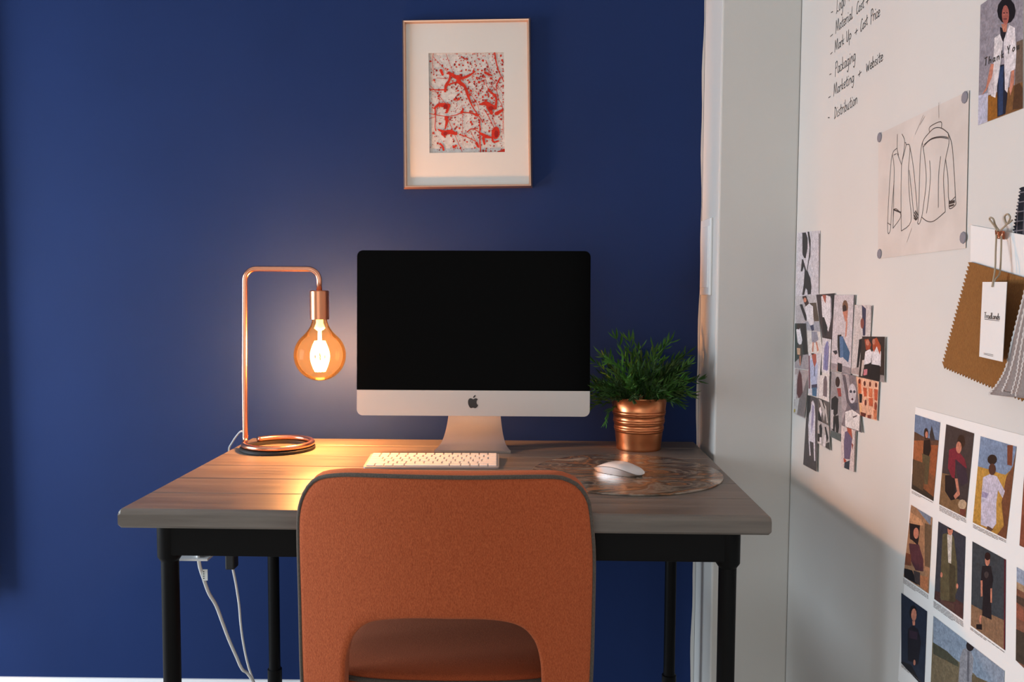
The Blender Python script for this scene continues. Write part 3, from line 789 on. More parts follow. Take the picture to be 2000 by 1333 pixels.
# ------------------------------------------------------------------ handwriting on the right wall
GL = {
'L': (.52, [[(.12,1),(.09,.1),(.0,.0),(.14,.10),(.46,.02)]]), 'o': (.43, [[(.2,.5),(.06,.36),(.06,.12),(.18,0),(.32,.12),(.34,.36),(.2,.5)]]),
'g': (.48, [[(.36,.44),(.2,.5),(.05,.3),(.1,.05),(.24,.02),(.37,.2),(.39,.48),(.38,-.2),(.25,-.48),(.1,-.36)]]), 'M': (.72, [[(0,-.05),(.06,.9),(.1,1),(.28,.2),(.31,.2),(.46,.95),(.54,.95),(.62,0)]]),
'a': (.48, [[(.36,.42),(.2,.5),(.05,.3),(.08,.05),(.22,.02),(.36,.25),(.38,.48),(.36,.1),(.46,0)]]), 't': (.38, [[(.18,.85),(.15,.15),(.25,0),(.35,.05)], [(.0,.52),(.36,.57)]]),
'e': (.42, [[(.05,.25),(.34,.32),(.3,.48),(.15,.5),(.04,.28),(.1,.04),(.25,0),(.4,.1)]]), 'r': (.35, [[(.05,.5),(.06,0)], [(.06,.3),(.18,.48),(.32,.46)]]),
'i': (.24, [[(.08,.5),(.08,.05),(.16,0)], [(.08,.74),(.10,.80)]]), 'l': (.28, [[(.1,1),(.06,.1),(.15,0),(.26,.1)]]), 'C': (.48, [[(.42,.9),(.3,1),(.1,.7),(.02,.3),(.1,.02),(.25,0),(.4,.15)]]),
's': (.36, [[(.3,.45),(.15,.5),(.08,.38),(.26,.2),(.24,.04),(.02,.02)]]), 'k': (.42, [[(.06,1),(.06,0)], [(.34,.5),(.08,.22),(.36,0)]]), 'U': (.5, [[(0,1),(.02,.3),(.12,.02),(.28,.1),(.36,1),(.36,.05)]]),
'p': (.44, [[(.05,.5),(.03,-.45)], [(.05,.4),(.2,.52),(.34,.35),(.26,.06),(.06,.08)]]), 'P': (.46, [[(.05,1),(.02,-.15)], [(.05,.9),(.25,1.02),(.42,.8),(.3,.55),(.06,.48)]]), 'c': (.4, [[(.32,.42),(.18,.5),(.04,.3),(.1,.04),(.24,0),(.38,.1)]]),
'n': (.44, [[(.05,.5),(.05,0)], [(.05,.3),(.2,.5),(.32,.4),(.35,0)]]), 'W': (.68, [[(0,.75),(.13,.0),(.28,.55),(.42,0),(.56,.8)]]), 'b': (.44, [[(.05,1),(.05,.02)], [(.05,.3),(.22,.5),(.36,.3),(.26,.02),(.06,.04)]]),
'D': (.56, [[(.12,1),(.05,0)], [(.02,.95),(.3,.85),(.45,.45),(.3,.1),(.02,-.02)]]), 'u': (.48, [[(.05,.5),(.06,.12),(.16,0),(.3,.12),(.33,.5),(.33,.05),(.44,0)]]), '+': (.5, [[(.25,.6),(.22,.0)], [(.02,.26),(.46,.34)]]), '-': (.4, [[(0,.3),(.4,.3)]]),
'T': (.54, [[(.0,.95),(.5,1)], [(.26,.98),(.23,0)]]), 'd': (.46, [[(.34,.45),(.18,.5),(.04,.28),(.12,.02),(.3,.12),(.36,1),(.36,.0)]]), 'h': (.44, [[(.05,1),(.05,0)], [(.05,.3),(.2,.5),(.33,.4),(.35,0)]]), 'Y': (.5, [[(0,1),(.22,.5),(.44,1)], [(.22,.5),(.22,0)]])}
WX = Vector((-1, 0, 0))
def write(bm, word, S, E, cap, xoff, w, spread=1.0, curve=4):
    """strokes of a word between two frame points on the right wall"""
    a = U(*S, 'x', xoff); b = U(*E, 'x', xoff); h = U(S[0], S[1]-cap, 'x', xoff).z-a.z
    tot = sum(GL[c][0] for c in word); bx = (b-a)/tot; x = 0
    lo = 0
    for c in word:
        adv, sts = GL[c]
        for st in sts:
            ps = smooth_path([Vector((px, pz, 0)) for px, pz in st], curve) if len(st) > 2 else [Vector((p[0], p[1], 0)) for p in st]
            pts2 = []
            for p in ps:
                q = a+bx*(x+p.x*spread)+Vector((0, 0, h*p.y)); pts2.append((q.y, q.z))
            for poly in ribbon(pts2, w):
                lo += 1
                bm.faces.new([bm.verts.new((xoff-1e-6*(lo % 40), v.x, v.y)) for v in poly])
        x += adv
    return bm
lines = [('- Logo +', [('-', (1623.2,27), (1626.5,25), 8), ('Logo', (1633.5,26), (1651,9.5), 28), ('+', (1655.5,4.5), (1662,-1), 18)]),
 ('- Material Cost +', [('-', (1621.6,74), (1626.2,69.5), 8), ('Material', (1632,64.5), (1665.5,35), 22), ('Cost', (1672.6,28), (1687.5,14), 22), ('+', (1691,10), (1697.5,4.5), 18)]),
 ('- Mark Up + Cost Price', [('-', (1622,108.5), (1625.5,104.5), 8), ('Mark', (1630.4,101), (1648.8,85.5), 20), ('Up', (1653,82.5), (1663,75), 21), ('+', (1669,70), (1675.5,64.5), 18), ('Cost', (1680.4,62.5), (1694.5,47), 22), ('Price', (1700.6,44), (1718.5,31), 24)]),
 ('- Packaging', [('-', (1620,148.5), (1623.5,146.5), 8), ('Packaging', (1631.2,146.5), (1671,117), 24)]),
 ('- Marketing + Website', [('-', (1618,193.5), (1621.8,191), 8), ('Marketing', (1628.2,187), (1668,158.5), 21), ('+', (1675.5,152), (1682.5,146.5), 18), ('Website', (1691.6,141), (1724.5,117.5), 21)]),
 ('- Distribution', [('-', (1617,232.5), (1620,232.5), 8), ('Distribution', (1629.4,232), (1674.5,202), 22)])]
for ln, words in lines:
    bm = bmesh.new()
    for wd, S, E_, cap in words: write(bm, wd, S, E_, cap, WR-.0003, .0018)
    hw = link('handwritten_line', bm, M_INK, wall_right); tag(hw, 'handwritten "%s" in black marker' % ln)

# ------------------------------------------------------------------ prints on the right wall
def WRP(x, y, off): return U(x, y, 'x', WR-off)
def cx_clamp(x, y):
    return x
def sheet(name, quad, off, th=.0004, m=M_PAPER):
    q = [WRP(x, y, off) for x, y in quad]; bm = bmesh.new()
    a = [bm.verts.new(p) for p in q]; b = [bm.verts.new(p+Vector((th, 0, 0))) for p in q]
    bm.faces.new(a); bm.faces.new(b[::-1])
    for i in range(4): bm.faces.new((a[i], a[(i+1) % 4], b[(i+1) % 4], b[i]))
    return link(name, bm, m)
def clip(poly, quad):
    """keep a printed shape inside its sheet (Sutherland-Hodgman, any convex quad)"""
    cx = sum(p[0] for p in quad)/4; cy = sum(p[1] for p in quad)/4
    for i in range(4):
        a, b = quad[i], quad[(i+1) % 4]
        s = (b[0]-a[0])*(cy-a[1])-(b[1]-a[1])*(cx-a[0]); s = 1 if s > 0 else -1
        out = []
        for k in range(len(poly)):
            p, q = poly[k-1], poly[k]
            dp = s*((b[0]-a[0])*(p[1]-a[1])-(b[1]-a[1])*(p[0]-a[0])); dq = s*((b[0]-a[0])*(q[1]-a[1])-(b[1]-a[1])*(q[0]-a[0]))
            if (dp >= 0) != (dq >= 0):
                t = dp/(dp-dq); out.append((p[0]+(q[0]-p[0])*t, p[1]+(q[1]-p[1])*t))
            if dq >= 0: out.append(q)
        poly = out
        if len(poly) < 3: return None
    return poly
def photo(label, quad, bgc, shapes, off, Z=(0, 0, 1), name='photo_print', cat='photo', group=None, parent=None, sh=True, pname='picture'):
    ox, oy, s = Z; layers = [(bgc, [WRP(x, y, off+.00006) for x, y in quad])]
    for c, pts in shapes:
        pp_ = clip([(ox+x/s, oy+y/s) for x, y in pts], quad)
        if pp_: layers.append((c, [WRP(x, y, off+.00006) for x, y in pp_]))
    if sh:
        o = sheet(name, quad, off); tag(o, label, cat, group)
        painted(pname, layers, WX, eps=.00002, parent=o)
    else:
        o = painted(name, layers, WX, eps=.00002, parent=parent)
        if label: o['label'] = label
    return o
def ell(x, y, rx, ry, n=12, rot=0):
    out = []
    for k in range(n):
        a = 2*math.pi*k/n; u, v = rx*math.cos(a), ry*math.sin(a); out.append((x+u*math.cos(rot)-v*math.sin(rot), y+u*math.sin(rot)+v*math.cos(rot)))
    return out
BLK, WHT, GRY, SKIN, HAIR = (34, 30, 32), (222, 218, 222), (150, 145, 148), (196, 128, 104), (52, 30, 24)
A_, B_, C_ = (1540, 440, 6.665), (1540, 560, 6.665), (1540, 730, 6.665)
G = 'fashion photos taped in the corner cluster'
photo('tall pale photo of a black-clad figure, topmost of the corner cluster', [(1557, 455), (1602, 450.5), (1599.5, 579), (1554, 581)], (206, 202, 208), [
 (BLK, [(180,100),(225,95),(250,170),(248,300),(225,430),(205,430),(182,380)]), (BLK, [(248,85),(270,85),(290,200),(285,400),(262,500),(245,600),(215,610),(200,540),(180,605),(160,600),(175,450),(190,440),(235,600),(262,440),(275,300)]), (BLK, [(210,600),(250,600),(285,690),(300,800),(292,900),(250,905),(245,850),(225,820),(205,910),(178,910),(200,760)]), ((120,110,112), [(395,100),(412,120),(400,890),(390,890)])], .0012, A_, group=G)
photo('street photo of a dark-haired woman in white top and grey skirt', [(1553, 579), (1594, 575.5), (1607, 692), (1554, 691)], (190, 186, 188), [
 ((176,172,176), [(80,260),(230,200),(230,470),(75,480)]), (BLK, [(145,235),(180,230),(240,400),(235,450),(215,440)]), ((88,74,62), [(275,215),(360,210),(400,450),(335,455)]), ((158,160,170), [(210,455),(430,460),(440,590),(215,560)]), ((214,210,206), [(225,570),(440,600),(440,880),(230,880)]),
 (HAIR, [(178,130),(230,120),(268,220),(262,280),(235,280),(200,200)]), (SKIN, ell(215,175,20,32)), (WHT, [(215,270),(270,220),(320,260),(330,490),(285,510),(240,420)]), ((60,62,90), [(280,510),(325,500),(335,570),(305,580)]), ((140,142,158), [(300,585),(370,590),(392,690),(350,730),(305,725)]), (SKIN, [(315,725),(330,725),(325,850),(308,850)]), (SKIN, [(355,725),(372,720),(395,830),(378,850)])], .0018, B_, group=G)
photo('photo of an open white shirt against a dark background', [(1594, 576), (1630.5, 573), (1627, 664), (1606, 661)], (60, 48, 50), [
 (WHT, [(425,130),(480,110),(545,130),(560,300),(540,500),(520,590),(470,480),(440,380)]), ((170,90,70), [(440,110),(490,110),(485,220),(465,190)]), ((165,160,170), [(545,140),(558,160),(560,400),(545,480)]), (BLK, [(440,400),(465,400),(510,540),(480,650),(445,560)]), (BLK, [(558,110),(600,100),(590,400),(565,360)])], .0024, B_, group=G)
photo('tall photo of a seated figure in flared blue jeans', [(1630, 576.5), (1670, 576.5), (1661.5, 732.5), (1622, 722)], (202, 194, 198), [
 ((150,140,144), [(545,990),(815,1060),(810,1160),(540,1090)]), ((120,84,60), ell(738,270,38,95)), (HAIR, ell(730,290,26,55)), (SKIN, [(705,330),(775,310),(765,440),(740,460)]), (SKIN, [(752,440),(770,440),(755,640),(735,670)]), (BLK, [(640,630),(690,625),(690,920),(655,920),(638,780)]), ((86,116,156), [(665,650),(715,650),(715,920),(672,930)]), ((64,96,132), [(712,660),(800,860),(780,990),(715,930)]), (SKIN, [(640,1000),(690,1000),(680,1100),(640,1150),(625,1150)]), (BLK, [(640,990),(700,1010),(695,1110),(650,1150),(640,1110)]), ((52,50,56), [(575,840),(630,830),(640,870),(610,890)]), ((70,66,70), [(852,110),(866,110),(820,1150),(808,1150)])], .0032, B_, group=G)
photo('pale photo with a dark doorway, right end of the cluster', [(1667, 596), (1703.5, 597), (1694, 737), (1661.8, 730)], (204, 196, 194), [
 ((62,60,84), [(955,240),(1010,290),(1000,640),(968,640)]), ((140,80,70), ell(960,480,24,70)), ((70,60,66), [(1078,250),(1092,260),(1076,650),(1066,650)]), (BLK, [(920,690),(980,670),(985,860),(950,850),(955,1150),(930,1150),(940,850),(905,1130),(880,1130)]), ((176,160,156), [(820,1070),(920,1050),(920,1150),(815,1130)])], .0026, B_, group=G)
photo('photo of two red-haired women in white blouses and black skirts', [(1684, 657.5), (1728.3, 658.3), (1726.8, 747.5), (1677, 737)], (58, 46, 42), [
 ((196,180,172), [(960,960),(1000,950),(960,1170),(940,1160)]), (WHT, [(1000,850),(1060,810),(1090,860),(1070,1000),(980,1020)]), (WHT, [(1090,850),(1150,760),(1205,850),(1200,1040),(1080,1020)]), ((150,70,44), [(990,690),(1040,680),(1080,760),(1060,820),(1010,830)]), ((176,82,50), [(1100,690),(1150,665),(1205,780),(1190,890),(1150,780),(1110,860),(1095,800)]), (SKIN, ell(1030,730,22,40)), (SKIN, ell(1110,720,18,40)), (BLK, [(1000,1030),(1070,990),(1060,1190),(960,1170)]), (BLK, [(1080,1010),(1190,1030),(1190,1230),(1060,1200)]), ((196,120,130), [(985,1080),(1030,1075),(1025,1150),(975,1160)]), ((150,140,138), [(1195,1150),(1250,1160),(1245,1250),(1190,1240)])], .0040, B_, group=G)
photo('dark green photo of a woman in white, bent into the corner', [(1552.3, 632), (1574, 632), (1580, 723), (1552, 719)], (44, 60, 58), [
 ((160,152,156), [(80,990),(180,890),(270,880),(280,1100),(70,1060)]), (BLK, [(150,480),(225,480),(255,880),(200,890),(180,700)]), (WHT, [(100,560),(150,540),(180,700),(160,780),(120,730)]), (HAIR, ell(130,520,22,40)), ((70,62,58), [(115,760),(180,750),(185,900),(165,1010),(140,1000)]), ((196,160,130), [(110,800),(155,805),(155,890),(115,885)]), (SKIN, [(145,900),(160,900),(160,1030),(145,1030)])], .0030, B_, group=G)
photo('photo of a lilac shirt laid flat on white', [(1606, 660), (1623.5, 663.5), (1619.7, 733), (1604.5, 726)], (212, 208, 212), [
 ((138,136,178), [(465,800),(500,710),(520,720),(525,900),(505,1100),(450,1080)]), ((110,108,156), [(488,730),(500,730),(492,1090),(478,1080)]), ((110,108,150), [(515,760),(528,780),(512,1090),(500,1080)])], .0036, B_, group=G)
photo('photo of a man in a long pale blue shirt', [(1579, 690.5), (1604.5, 690.5), (1598, 776), (1578.5, 771)], (206, 206, 212), [
 ((170,182,212), [(275,960),(310,930),(360,940),(385,1040),(370,1290),(300,1290),(280,1150)]), ((168,88,72), [(300,870),(360,880),(365,980),(340,1060),(315,970)]), (HAIR, [(295,855),(330,850),(335,880),(300,890)]), ((90,96,130), [(335,1050),(345,1050),(345,1170),(335,1170)]), ((66,60,84), [(300,1280),(375,1270),(375,1330),(300,1330)]), ((66,106,140), [(305,1320),(370,1315),(365,1435),(310,1420)]), ((120,80,90), [(262,900),(278,900),(285,1330),(262,1330)])], .0044, B_, group=G)
photo('photo of a long maroon garment at the left edge of the cluster', [(1552.6, 720.5), (1580, 725), (1571, 817.5), (1550.2, 808)], (170, 156, 156), [
 ((88,44,48), [(140,-50),(170,20),(180,150),(190,300),(130,320),(108,260),(115,80)]), ((122,112,112), [(190,240),(250,40),(260,300),(215,570),(110,530),(140,330)]), ((196,190,188), [(80,330),(140,320),(110,540),(70,520)]), ((170,150,60), [(62,470),(90,460),(90,500),(62,510)]), ((206,200,200), [(60,20),(110,10),(100,330),(60,330)])], .0026, C_, group=G)
photo('photo of a dark grey dress on white', [(1597.8, 733), (1619.7, 733.5), (1619.5, 786), (1597.8, 777)], (216, 210, 208), [((112, 98, 102), [(455,80),(475,30),(495,40),(505,120),(500,310),(450,290)]), ((96,78,80), [(385,190),(400,240),(385,250)])], .0038, C_, group=G)
photo('grey street photo of a woman in a black jacket and trousers', [(1621.8, 723.5), (1644, 730), (1643, 864), (1621, 853)], (150, 144, 146), [
 ((176,170,170), [(600,-40),(690,-10),(690,300),(640,260)]), (BLK, [(560,330),(610,290),(650,330),(640,520),(600,560),(555,450)]), (HAIR, ell(640,110,30,70)), ((150,70,64), [(630,190),(680,190),(690,300),(650,300)]), (BLK, [(580,560),(650,545),(660,700),(640,820),(620,760),(610,640),(600,760),(570,740)]), ((196,190,192), [(555,480),(585,470),(580,720),(555,720)]), ((86,96,96), [(548,740),(690,790),(690,890),(545,820)]), ((52,50,56), [(535,-30),(560,-20),(540,380),(530,370)])], .0034, C_, group=G)
photo('grey portrait photo of a pale wide-eyed face', [(1644, 728), (1671, 735.5), (1683.3, 846), (1643.5, 831)], (126, 114, 118), [
 ((166,156,160), [(690,0),(780,0),(800,160),(760,420),(700,640),(690,640)]), ((96,86,92), [(700,10),(740,20),(810,420),(760,380)]), ((200,192,196), ell(830,260,52,130)), ((72,66,74), ell(812,235,18,20)), ((72,66,74), ell(858,238,16,20)), ((90,50,60), ell(832,335,14,16)), ((84,80,92), [(780,400),(900,380),(900,470),(850,500)]), ((224,218,216), [(740,500),(830,470),(930,540),(930,750),(740,690)]), ((82,78,82), [(930,540),(960,520),(955,770),(920,750)]), ((90,80,86), [(835,560),(900,540),(890,560),(845,580)])], .0046, C_, group=G)
photo('orange-toned contact print with two rows of figures', [(1662.3, 733.3), (1716.3, 746), (1712.5, 822.3), (1676, 811)], (226, 176, 146), [
 ((206,108,66), [(905,80),(945,80),(950,260),(910,260)]), ((96,44,34), ell(925,100,14,34)), ((96,44,34), ell(992,130,14,34)), ((110,50,34), ell(1062,140,14,34)), ((110,50,34), ell(1140,150,14,34)), (BLK, [(920,260),(960,270),(955,380),(925,380)]), ((196,90,54), [(970,180),(1020,190),(1020,300),(985,300)]), ((206,116,76), [(1045,190),(1095,200),(1090,320),(1045,300)]), ((190,90,60), [(1115,200),(1165,210),(1155,360),(1120,340)]), ((236,180,130), [(900,420),(950,390),(960,520),(905,520)]), ((96,40,30), [(940,500),(1010,520),(1000,570),(945,560)]), ((100,44,34), ell(1005,380,14,40)), ((110,50,34), ell(1075,390,14,40)), ((196,96,60), [(1045,320),(1100,320),(1100,430),(1050,420)]), ((150,70,50), ell(1135,430,18,60)), ((130,60,44), [(1030,540),(1080,540),(1070,590),(1030,580)]), ((200,120,84), [(1110,480),(1150,470),(1150,600),(1110,590)])], .0036, C_, group=G)
photo('tall charcoal photo of a figure in wide white trousers', [(1577.2, 772), (1597.8, 779.5), (1594.8, 922), (1568.7, 908)], (74, 68, 70), [
 ((24,24,28), [(248,280),(285,295),(280,480),(255,580),(220,560)]), ((214,212,222), [(300,370),(320,350),(340,400),(350,560),(345,760),(350,1140),(335,1140),(325,900),(275,880),(290,1070),(275,1070),(262,870),(258,680),(270,520),(290,480)]), ((150,144,176), [(310,400),(335,430),(325,640),(300,800),(295,640)])], .0044, C_, group=G)
photo('black and white photo of striped drapery', [(1597.8, 777), (1619.7, 787), (1618, 831), (1597, 821)], (92, 86, 84), [
 (WHT, [(400,450),(420,430),(435,500),(420,580),(400,540)]), ((186,180,178), [(395,330),(430,350),(480,500),(460,620),(440,480)]), ((190,184,180), [(450,360),(490,430),(515,640),(500,650),(470,440)]), (BLK, [(385,500),(400,480),(440,640),(385,610)]), (BLK, [(430,340),(450,350),(480,460),(460,440)])], .0040, C_, group=G)
photo('black and white photo of two figures side by side', [(1597, 821), (1618.8, 832), (1621, 881), (1596.7, 866)], (176, 172, 172), [
 (BLK, [(400,680),(425,650),(440,720),(435,830),(410,840)]), (BLK, [(378,780),(410,790),(420,900),(380,880)]), (WHT, [(405,830),(425,830),(430,910),(405,910)]), (BLK, [(470,690),(490,700),(520,840),(500,900),(490,820)]), (WHT, [(470,800),(490,800),(480,950),(450,950)]), ((60,58,58), [(490,910),(545,890),(545,1000),(480,960)])], .0048, C_, group=G)
photo('small white photo of a person in a purple checked jacket, lowest right', [(1643.5, 831.5), (1672.3, 842), (1668.7, 923), (1642, 911.5)], (214, 200, 198), [
 ((106,92,120), [(735,760),(790,740),(830,850),(800,1120),(725,1110),(720,900)]), ((172,84,62), [(760,700),(820,720),(835,860),(800,800),(770,760)]), ((150,74,60), [(820,900),(845,930),(830,1000)]), ((186,80,60), [(715,1100),(755,1130),(745,1170),(720,1150)]), ((52,58,72), [(730,1160),(800,1130),(790,1255),(725,1230)]), ((90,72,68), [(868,750),(880,750),(860,1285),(850,1280)])], .0034, C_, group=G)
# 'Thank You' photo card
D_ = (1880, 0, 5.125)
q_ = [(1915, 9.8), (1999, -50), (1998, 211.7), (1910, 244.9)]
ty = photo('large photo of a person in black hat and long white shirt, reading Thank You', q_, (148, 142, 150), [
 ((112,92,78), [(540,420),(640,380),(640,1100),(520,900)]), ((122,84,46), [(250,960),(600,820),(610,1100),(240,1230)]), ((84,56,34), [(520,860),(570,830),(610,900),(610,1080),(500,1100)]), ((186,186,204), [(150,960),(255,930),(250,1230),(150,1260)]), ((150,96,30), [(255,960),(345,960),(345,1190),(250,1215)]),
 ((26,30,46), [(345,660),(430,640),(450,950),(430,1140),(350,1170)]), ((44,62,96), [(360,680),(410,660),(405,1140),(360,1160)]), ((34,30,34), [(375,270),(440,300),(415,420),(385,400)]), ((222,214,214), [(320,380),(375,340),(405,420),(375,680),(330,980),(285,960),(310,640)]), ((226,218,220), [(415,400),(470,250),(525,280),(540,520),(530,690),(480,720),(450,930),(425,900)]), ((196,186,188), [(250,780),(310,700),(315,940),(260,950)]), (SKIN, [(285,640),(315,640),(300,760),(245,900),(190,960),(235,880),(255,780)]), (SKIN, [(490,710),(520,700),(515,840),(480,960),(470,900)]), (SKIN, [(390,240),(450,240),(440,320),(410,320)]),
 ((22,18,20), ell(440,110,92,128)), ((168,96,84), ell(432,150,36,100)), ((120,64,58), ell(430,190,22,10)), ((40,26,26), ell(418,130,10,6)), ((40,26,26), ell(448,128,8,6))], .0010, D_, cat='photo')
bm = bmesh.new(); to = WR-.0010-.0006
for ch, x, y, cap in (('T', 1922.5, 129, 15), ('h', 1930.5, 125, 14), ('a', 1938.5, 121.5, 14), ('n', 1946.5, 118, 14), ('k', 1955, 114, 14), ('Y', 1967, 106, 15), ('o', 1977, 101, 14), ('u', 1985, 97.5, 14)):
    write(bm, ch, (x, y), (x+5.5, y-2.6), cap, to, .0015)
link('lettering', bm, M_PENCIL, ty)

# tracing-paper sketch
E_ = (1690, 160, 3.704)
def ez(p): return (E_[0]+p[0]/E_[2], E_[1]+p[1]/E_[2])
mtr = mat('tracing_paper', (.70, .60, .54), .55); noise_mix(mtr, 14, (.64, .58, .53), (.72, .66, .61), coords(mtr), 5)
B(mtr).inputs['Alpha'].default_value = .93
sk = sheet('fashion_sketch', [(1715.6, 262.6), (1892.5, 176.7), (1885.7, 485), (1714.8, 505.6)], .0016, .0003, mtr)
tag(sk, 'translucent tracing paper with pen sketch of a shirt, front and back', 'sketch')
def sk_strokes(name, sts, w, m=M_PENCIL):
    bm = bmesh.new(); i = 0
    for st in sts:
        ps = smooth_path([Vector((*ez(p), 0)) for p in st], 4); w3 = [WRP(p.x, p.y, .0019) for p in ps]
        for poly in ribbon([(p.y, p.z) for p in w3], w):
            i += 1; bm.faces.new([bm.verts.new((WR-.0019-1e-6*(i % 30), v.x, v.y)) for v in poly])
    return link(name, bm, m, sk)
sk_strokes('shirt_front_drawing', [[(232,380),(230,480),(240,530)],[(265,378),(285,440),(262,600)],[(232,520),(262,600)],[(230,480),(195,525),(178,690),(160,1060),(180,1075),(190,930),(208,720)],[(195,525),(208,620),(205,800),(200,1060)],[(200,1060),(258,970),(210,920),(200,1060)],[(262,600),(258,800),(260,1080)],[(260,1080),(330,1010),(318,820),(312,640),(322,470),(295,455)],[(285,440),(295,455),(270,560)],[(322,470),(345,600),(365,800),(378,960)],[(318,640),(340,860),(355,990),(378,990)],[(160,1020),(182,1035)],[(205,530),(225,520)]], .0012)
sk_strokes('shirt_back_drawing', [[(465,365),(468,325),(545,288),(550,335)],[(465,365),(500,335),(550,335),(598,370)],[(465,365),(412,440),(395,600),(385,960),(378,1020),(392,1025),(410,970)],[(412,440),(430,560),(440,720),(420,900),(408,980)],[(598,370),(605,440),(580,560),(565,700),(575,880),(578,940)],[(598,370),(625,450),(640,620),(652,840),(652,890),(610,918),(605,860)],[(580,560),(598,700),(605,860),(652,830)],[(408,980),(450,1010),(500,1005),(578,940)],[(420,470),(470,420),(540,403),(600,412)],[(425,455),(480,410),(545,396),(598,402)],[(465,570),(470,700),(455,860),(442,950)],[(545,540),(530,680),(528,910)]], .0012)
sk_strokes('cuff_shading', [[(355,945),(378,985)],[(352,965),(372,995)],[(362,935),(380,965)],[(352,985),(366,1000)]], .0024)
sk_strokes('cuff_shading', [[(608,872),(645,862)],[(608,880),(645,870)],[(608,900),(640,890)]], .0026)
sk_strokes('hem_shading', [[(205,925),(255,945)]], .0024)
sk_strokes('faint_guide_lines', [[(420,240),(360,380)],[(430,250),(395,310)],[(335,1060),(300,1160)],[(530,150),(532,260)]], .0009, mat('faint_pencil', (.30, .24, .21), .7))
mtape = mat('grey_sticky_tack', (.22, .21, .24), .7); n_ = N(mtape, 'ShaderNodeTexNoise'); bump(mtape, n_.outputs['Fac'], .2, .001)
for x, y in ((103, 402), (720, 112), (708, 1128), (103, 1245)):
    c = WRP(*ez((x, y)), .0022); bm = bmesh.new(); lathe(bm, [(0, 0), (.0085, 0), (.0080, .0010), (.004, .0016), (0, .0016)], n=10)
    bmesh.ops.transform(bm, matrix=Matrix.Translation(c) @ Matrix.Rotation(-math.pi/2, 4, 'Y'), verts=bm.verts[:]); link('tack', bm, mtape, sk)

# page of portrait photos
F_ = (1740, 780, 4.442); H_ = (1740, 1040, 4.55)
def fz(p): return (F_[0]+p[0]/F_[2], F_[1]+p[1]/F_[2])
def hz(p): return (H_[0]+p[0]/H_[2], H_[1]+p[1]/H_[2])
page = sheet('photo_page', [(1788, 795), (2062, 868), (2055, 1560), (1754, 1330)], .0012, .0006)
tag(page, 'large white page of portrait photos with small captions', 'photo page')
def pg(label, quad, bgc, shapes, Z): return photo(label, quad, bgc, shapes, .0016, Z, name='page_photo', parent=page, sh=False)
pg('figure standing in an orange field', [fz(p) for p in ((210,132),(428,203),(368,885),(180,778))], (134, 84, 54), [
 ((112,130,158), [(205,120),(430,195),(415,370),(350,350),(300,330),(200,300)]), ((90,64,50), [(200,280),(290,330),(420,360),(415,420),(200,360)]), ((60,54,54), [(335,310),(355,230),(385,360),(345,360)]), ((160,96,60), [(200,360),(290,360),(280,620),(190,600)]), ((150,84,50), [(350,400),(415,400),(390,680),(340,640)]), ((52,36,30), ell(306,300,20,50)), (SKIN, ell(310,310,12,30)), ((30,24,24), [(285,360),(340,350),(350,440),(320,520),(280,470)]), ((92,80,56), [(270,470),(340,500),(320,740),(290,740)]), ((60,50,40), [(180,640),(260,760),(370,850),(370,890),(180,780)]), ((90,70,50), [(190,520),(300,560),(280,800),(190,740)])], F_)
pg('crouching figure in a red top', [fz(p) for p in ((480,218),(722,298),(650,1030),(418,912))], (64, 56, 56), [
 ((126,96,66), [(440,640),(520,660),(560,860),(660,900),(650,1030),(418,912)]), ((34,28,30), [(470,660),(560,660),(560,800),(600,860),(520,880),(470,800)]), ((124,38,54), [(505,440),(560,420),(640,520),(660,600),(600,600),(560,520),(555,690),(530,680),(495,600)]), ((52,42,56), [(560,520),(650,600),(670,720),(610,760),(570,640)]), ((46,32,28), ell(610,370,34,60)), (SKIN, ell(590,420,24,52)), (SKIN, [(555,690),(580,690),(600,830),(560,870),(545,840),(575,800)]), ((186,160,130), ell(620,915,36,44)), ((110,60,50), [(600,950),(650,960),(645,1020),(600,1000)])], F_)
pg('bearded figure in a pale robe and dark hat in a yellow field', [fz(p) for p in ((778,322),(1090,412),(1000,1215),(710,1070))], (178, 132, 60), [
 ((122,142,170), [(770,310),(1095,410),(1060,600),(990,660),(900,630),(750,590)]), ((186,140,64), [(740,580),(850,610),(960,650),(1010,660),(1000,1100),(710,1060)]), ((120,64,44), [(1010,400),(1060,400),(1050,580),(1010,570)]), ((112,70,48), [(1060,580),(1000,680),(960,900),(980,1100),(920,1180),(1010,1220),(1090,420)]), ((198,190,206), [(800,680),(860,650),(920,670),(990,800),(970,860),(930,790),(915,900),(915,1080),(880,1130),(780,1090),(785,850)]), ((30,26,26), ell(880,525,42,44)), ((80,50,40), ell(880,610,32,52)), ((150,140,170), [(790,800),(850,820),(830,860),(790,850)]), ((96,66,52), [(840,1100),(890,1130),(870,1150),(830,1130)])], F_)
pg('edge of a reddish brown photo', [(2003, 884), (2050, 900), (2046, 1092), (1991, 1066)], (130, 74, 54), [], F_)
pg('figure with dark hair before a rocky hill', [fz((175,918)), fz((360,1030)), hz((335,548)), hz((112,395))], (164, 124, 92), [
 ((124,134,150), [(200,-250),(360,-160),(350,-60),(300,-120)]), ((110,88,66), [(300,-80),(360,-60),(350,320),(300,300)]), ((200,150,110), [(160,-190),(270,-110),(290,-60),(180,-60)]), ((40,30,30), [(165,-80),(260,-60),(250,40),(240,120),(200,80),(170,60)]), (SKIN, ell(225,10,24,50)), ((88,52,58), [(160,100),(250,110),(290,250),(290,350),(220,340),(180,260)]), ((30,26,28), [(115,320),(190,340),(240,470),(120,400)]), ((120,70,48), [(130,180),(180,200),(180,300),(120,290)]), ((190,120,80), [(240,380),(330,400),(330,540),(260,480)]), ((70,58,56), [(200,340),(260,360),(260,480),(215,440)])], H_)
